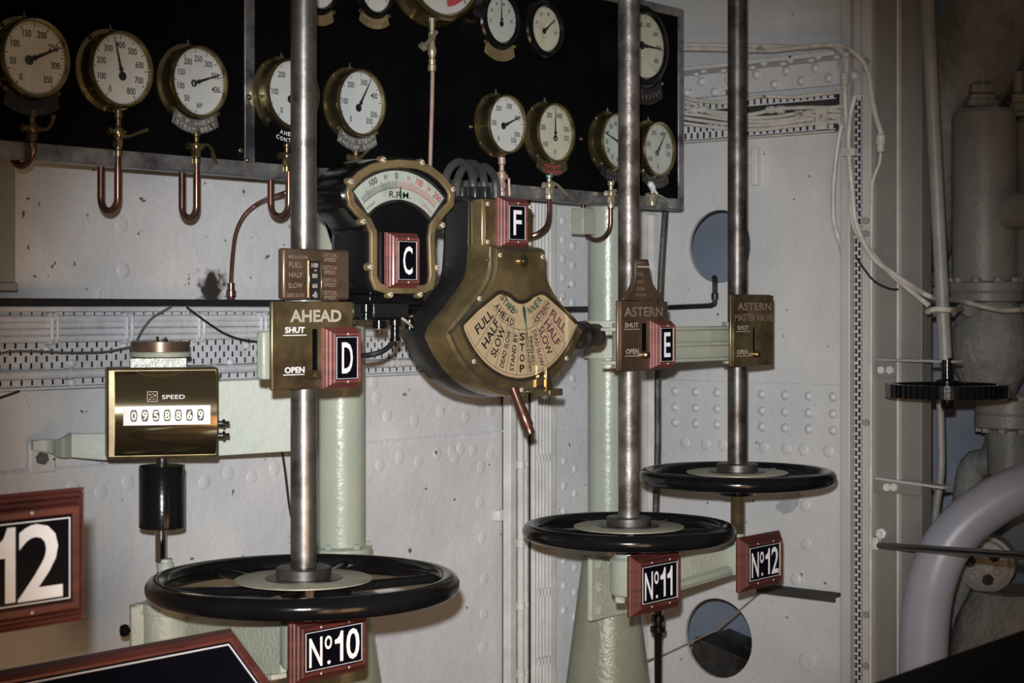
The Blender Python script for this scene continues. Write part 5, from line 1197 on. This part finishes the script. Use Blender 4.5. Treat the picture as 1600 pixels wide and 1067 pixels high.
# ================================================================== machinery beyond the post
# leaning grey pipe and its dark neighbour
XG = 4.90
MB().tube([ux(1448, -20, XG), ux(1455, 120, XG), ux(1463, 280, XG), ux(1471, 440, XG), ux(1477, 562, XG)], .0205, 16).build('leaning_pipe', 'valve_paint', label='grey leaning pipe passing down to the black geared wheel', cat='pipe')
MB().tube([ux(1437, -20, 5.3), ux(1446, 120, 5.3), ux(1455, 280, 5.3), ux(1462, 420, 5.3)], .016, 12).build('leaning_pipe', 'dark_steel', label='dark pipe hugging the left side of the leaning grey pipe', cat='pipe')
MB().tube(smooth([ux(1468, 600, 5.25), ux(1470, 680, 5.25), ux(1470, 740, 5.25), ux(1462, 800, 5.25), ux(1460, 860, 5.25)], 4), .013, 12).build('drop_pipe', 'valve_paint', label='thin pale pipe dropping from the geared wheel behind the big elbow', cat='pipe')
MB().tube(smooth([ux(1450, 487, XG-.06), ux(1462, 483, XG-.08), ux(1485, 484, XG-.05), ux(1497, 483, 5.2), ux(1503, 482, 5.58)], 5), .009, 10).build('cable_tail', 'cable_paint', label='short cable tail wrapping the grey pipe into a gland', cat='cable')
MB().lathe([(.010, 0), (.024, .004), (.024, .018), (.018, .02), (.018, .032), (.03, .034), (.03, .05), (0, .052)], ux(1503, 482, 5.64), (-.5, -.85, 0), 16).build('pipe_gland', 'valve_paint', label='ringed gland where the cable tail enters the valve', cat='gland')
# valve
XV = 5.80
def lath(px, py0, prof_px, m, nm, par, x=XV, n=36):
    c = ux(px, py0, x); k = mx(px, x)
    return MB().lathe([(r*k, -(y-py0)*k) for r, y in prof_px], c, (0, 0, 1), n).build(nm, m, par)
vlv = thing('stop_valve', tuple(ux(1538, 800, XV)), 'big grey stop valve with hexagon cap and bolted flange', 'valve')
lath(1537, 440, [(0, 168), (20, 168), (40, 171), (47, 178), (49, 190), (49, 440), (0, 440)], 'valve_paint', 'bonnet', vlv)
lath(1532, 165, [(0, 132), (18, 132), (20, 134), (20, 145), (16, 147), (22, 149), (22, 156), (27, 158), (27, 168), (0, 168)], 'valve_paint', 'cap', vlv, n=6)
lath(1534, 132, [(0, 98), (6, 98), (8, 102), (8, 110), (6, 114), (6, 133)], 'valve_paint', 'stem', vlv, n=12)
lath(1540, 475, [(0, 441), (58, 441), (60, 443), (60, 455), (58, 457), (58, 458), (57, 459), (57, 470), (40, 473), (0, 473)], 'valve_paint', 'flange', vlv)
lath(1548, 560, [(0, 470), (40, 471), (52, 490), (60, 520), (62, 550), (55, 580), (42, 605), (36, 625), (0, 625)], 'lagging', 'lagged_body', vlv)
lath(1578, 660, [(0, 624), (52, 624), (54, 626), (54, 644), (52, 646), (52, 647), (54, 648), (54, 666), (50, 669), (36, 672), (34, 740), (0, 740)], 'valve_paint', 'lower_flange', vlv)
HV = hex_mesh('valve_bolt', .018, .016, 'valve_paint', (0, 0, 1))
for i in range(10):
    a = R(36*i+10); k = mx(1540, XV); c = ux(1540, 441, XV); shared('bolt', HV, vlv, (c.x+52*k*math.cos(a), c.y+52*k*math.sin(a), c.z))
    c = ux(1578, 624, XV); shared('bolt', HV, vlv, (c.x+46*k*math.cos(a), c.y+46*k*math.sin(a), c.z)); c = ux(1578, 669, XV); shared('bolt', HV, vlv, (c.x+46*k*math.cos(a), c.y+46*k*math.sin(a), c.z-.012))
v2 = thing('stop_valve', tuple(ux(1618, 800, XV+.15)), 'second grey stop valve cut by the right edge', 'valve')
lath(1622, 440, [(0, 182), (30, 184), (40, 195), (42, 440), (0, 440)], 'valve_paint', 'bonnet', v2, XV+.15)
lath(1595, 165, [(0, 148), (18, 148), (20, 150), (20, 160), (26, 164), (26, 176), (34, 178), (34, 184), (0, 184)], 'valve_paint', 'cap', v2, XV+.15, 6); lath(1590, 150, [(0, 110), (9, 112), (8, 150)], 'valve_paint', 'stem', v2, XV+.15, 12)
MB().tube([ux(1578, 330, 5.62), ux(1600, 328, 5.60), ux(1640, 325, 5.55)], .06, 14).build('side_branch', 'valve_paint', vlv)
# black geared hand wheel seen edge on
gw = thing('geared_wheel', tuple(ux(1480, 640, XG)), 'black toothed wheel seen edge-on under the leaning pipe', 'hand wheel')
c = ux(1480, 610, XG); k = mx(1480, XG); Rg = 95*k; n_ = 56
P_o = []
for i in range(n_):
    for da, rr_ in ((0, 1), (.45, 1), (.55, .965), (.95, .965)): t = 2*math.pi*(i+da)/n_; P_o.append((c.x+Rg*rr_*math.cos(t), c.y+Rg*rr_*math.sin(t)))
P_i = [(c.x+(a-c.x)*.86, c.y+(b-c.y)*.86) for a, b in P_o]
mb = MB(); L4 = [[(a, b, c.z-.020) for a, b in P_o], [(a, b, c.z+.020) for a, b in P_o], [(a, b, c.z+.020) for a, b in P_i], [(a, b, c.z-.020) for a, b in P_i], [(a, b, c.z-.020) for a, b in P_o]]
mb.loops(L4, False, False); mb.build('toothed_rim', 'enamel_black', gw, ang=30)
for i in range(5):
    a = R(72*i+20); MB().cyl((c.x+.03*math.cos(a), c.y+.03*math.sin(a), c.z), (c.x+Rg*.88*math.cos(a), c.y+Rg*.88*math.sin(a), c.z), .013, .011, n=10).build('spoke', 'enamel_black', gw)
MB().lathe([(0, -.055), (.016, -.055), (.02, -.05), (.022, -.03), (.036, -.026), (.036, .03), (.018, .035), (.016, .10), (0, .10)], c, (0, 0, 1), 18).build('hub', 'enamel_black', gw)
# brackets on the post
Xp = XB-.032
for nm_i, (pa_, pb_, ptop, pbot, a0, b0, a1, b1, lab) in enumerate(((1370, 1401, 562, 590, 1370, 562, 1492, 565, 'upper flat bracket on the post above the geared wheel'), (1367, 1440, 747, 774, 1367, 747, 1476, 762, 'lower flat bracket on the post beside the big elbow'))):
    t = thing('post_bracket', tuple(ux(pa_, pbot, Xp)), lab, 'bracket', 'flat brackets on the post')
    p, q = ux(pa_, ptop, Xp), ux(pb_, pbot, Xp); MB().box(Xp-.008, Xp, q.y, p.y, q.z, p.z).build('plate', 'web_paint', t, bevel=.002)
    p, q = ux(a0, b0, Xp-.008), ux(a1, b1, 4.9 if nm_i == 0 else Xp-.01)
    MB().loops([[p+Vector((0, 0, .004)), p+Vector((.05, 0, .004)), p+Vector((.05, 0, -.004)), p+Vector((0, 0, -.004))], [q+Vector((-.01, 0, .004)), q+Vector((.05, 0, .004)), q+Vector((.05, 0, -.004)), q+Vector((-.01, 0, -.004))]]).build('flat_bar', 'flange_paint', t, bevel=.001)
    HBb = hex_mesh('bracket_bolt', .014, .012, 'pipe_paint', (-1, 0, 0))
    for a in ((1378, 1392) if nm_i == 0 else (1387, 1398)): shared('bolt', HBb, t, ux(a, 578 if nm_i == 0 else 761, Xp-.008))
# big blue-grey elbow
XE = 5.0
El = [(1441, 1110), (1442, 1050), (1444, 1000), (1448, 950), (1457, 905), (1474, 862), (1502, 824), (1540, 793), (1580, 770), (1640, 748), (1700, 732)]
MB().tube(smooth([ux(a, b, XE+.0012*max(0, a-1460)) for a, b in El], 5), 37.5*mx(1450, XE), 28).build('pipe_elbow', 'bluegrey_pipe', label='thick blue-grey pipe elbow at the lower right', cat='pipe')
# black rod fixed to the post
rd_ = thing('black_rod', tuple(ux(1375, 852, Xp)), 'thin black rod running from the post across the big elbow', 'rod')
MB().tube([ux(1374, 852, Xp-.02), ux(1640, 871, 4.35)], .0115, 12).build('rod', 'enamel_black', rd_)
MB().lathe([(.018, 0), (.018, .014), (.008, .016), (.008, .03), (0, .03)], ux(1378, 833, Xp), (-1, -.2, 0), 6).build('lug_bolt', 'pipe_paint', rd_)
MB().box(Xp-.03, Xp, ux(1378, 0, Xp).y, ux(1369, 0, Xp).y, ux(1372, 858, Xp).z, ux(1372, 838, Xp).z).build('lug', 'pipe_paint', rd_, bevel=.004)
# bolted pump end and lagging behind the elbow
XP = 5.75
pe = thing('pump_end', tuple(ux(1545, 920, XP)), 'round bolted pump cover behind the big elbow', 'pump')
c = ux(1540, 882, XP); k = mx(1540, XP); ax = Vector((-.95, -.3, 0)).normalized()
MB().lathe([(0, .03), (34*k, .03), (38*k, .026), (38*k, 0), (44*k, -.004), (44*k, -.10), (0, -.10)], c, ax, 32).build('cover', 'valve_paint', pe)
e1 = Vector((0, 0, 1)); e2 = ax.cross(e1)
for i in range(6):
    a = R(60*i+15); q = c+ax*.03+(e1*math.sin(a)+e2*math.cos(a))*22*k; MB().lathe([(9*k, 0), (9*k, .016), (6*k, .018), (0, .012)], q, ax, 6).build('bolt', 'valve_paint' if i % 2 else 'near_black', pe)
random.seed(3)
lg = MB(); n_ = 26; cL = ux(1590, 1010, 5.85); L5 = []
for i in range(9):
    z = cL.z+.20-.42*i/8; L5.append([])
    for q in range(n_):
        t = 2*math.pi*q/n_; r_ = .24*(.55+.45*math.sin(math.pi*min(1, (i+1)/6)*.5))*(1+random.uniform(-.05, .05)); L5[-1].append((cL.x+r_*math.cos(t), cL.y+r_*math.sin(t), z))
lg.loops(L5); lg.build('lagged_casing', 'lagging', label='rough lagged grey casing under the bolted pump cover', cat='casing')
MB().tube([ux(1400, 420, 5.95), ux(1460, 260, 5.95), ux(1530, 60, 5.9), ux(1575, -80, 5.85)], .17, 24).build('lagged_duct', 'lagging', label='mottled lagged duct rising diagonally behind the leaning pipe', cat='duct')
MB().tube(smooth([ux(1568, 120, 6.2), ux(1566, 60, 6.2), ux(1588, 35, 6.2), ux(1650, 30, 6.2)], 4), .06, 16).build('dark_duct', 'dark_steel', label='dark pipe bend above the stop valve', cat='pipe')
MB().tube(smooth([ux(1500, 980, 5.95), ux(1508, 800, 5.95), ux(1520, 730, 5.95), ux(1545, 720, 5.95), ux(1560, 690, 5.95), ux(1561, 640, 5.95)], 4), .05, 12).build('lagged_branch', 'lagging', label='lagged branch pipe behind the top of the big elbow', cat='pipe')

# ================================================================== foreground
def big(): pass
# No.12 sign close to the lens at the left edge
yf = 2.08
x1 = uy(137, HZ, yf).x; z1 = uy(136, 774, yf).z; z0 = uy(136, 962, yf).z
x0 = x1-.315
MS = None
t = sign_m(x0, x1, z0, z1, yf, .03, [('N', .15, .47, .24, .78), ('o', .36, .66, .14, .36), ('.', .36, .14, .07, .10), ('1', .56, .5, .17, .90), ('2', .805, .5, .29, .92)], 'close wooden sign at the left edge, cut off, showing 12', 'mahogany', 'wooden number signs')
MB().box(x0+.06, x0+.10, yf+.03, yf+.30, z0+.08, z0+.11).box(x0+.06, x0+.10, yf+.27, yf+.30, 0, z0+.09).build('stand', 'dark_steel', t, bevel=.003)
# reclining black-faced sign board along the bottom edge
yb = 2.25
tl, tr_ = uy(-60, 1010, yb), uy(368, 972, yb)
zt_ = tr_.z
MT = Matrix.Translation((tr_.x, tr_.y, zt_)) @ Matrix.Rotation(R(-52), 4, 'X')
ds = sign_m(-.95, 0, -.55, 0, 0, .04, [], 'large reclining wooden sign board with a blank black face at the bottom left', 'mahogany', 'wooden number signs', MT, .19, False)
o_ = bpy.data.objects.get('letter_sign.008')
st_ = MB(); st_.box(tr_.x-.6, tr_.x-.2, yb-.14, yb-.06, 0, zt_-.16); st_.build('desk_post', 'dark_steel', ds, bevel=.003)
# black console edge, lower right
cn = MB(); a, b = ud(1290, 1092, 2.3), ud(1640, 968, 2.2); d = (b-a).normalized(); up_ = Vector((0, 0, 1)); sd = d.cross(up_).normalized()
cs = thing('console_edge', (a.x, a.y, 0), 'black sloping console edge close to the lens at the lower right', 'console')
n0 = d.cross(sd).normalized(); 
def slab(o, l_, w_, h_): return [o+sd*w_, o, o+n0*h_, o+n0*h_+sd*w_]
MB().loops([slab(a-d*.1, 0, .5, .05), slab(b+d*.2, 0, .5, .05)]).build('top', 'board_black', cs, bevel=.01)
m_ = (a+b)/2+sd*.2; MB().box(m_.x-.06, m_.x+.06, m_.y-.06, m_.y+.06, 0, min(a.z, b.z)-.03).build('support', 'enamel_black', cs, bevel=.005)
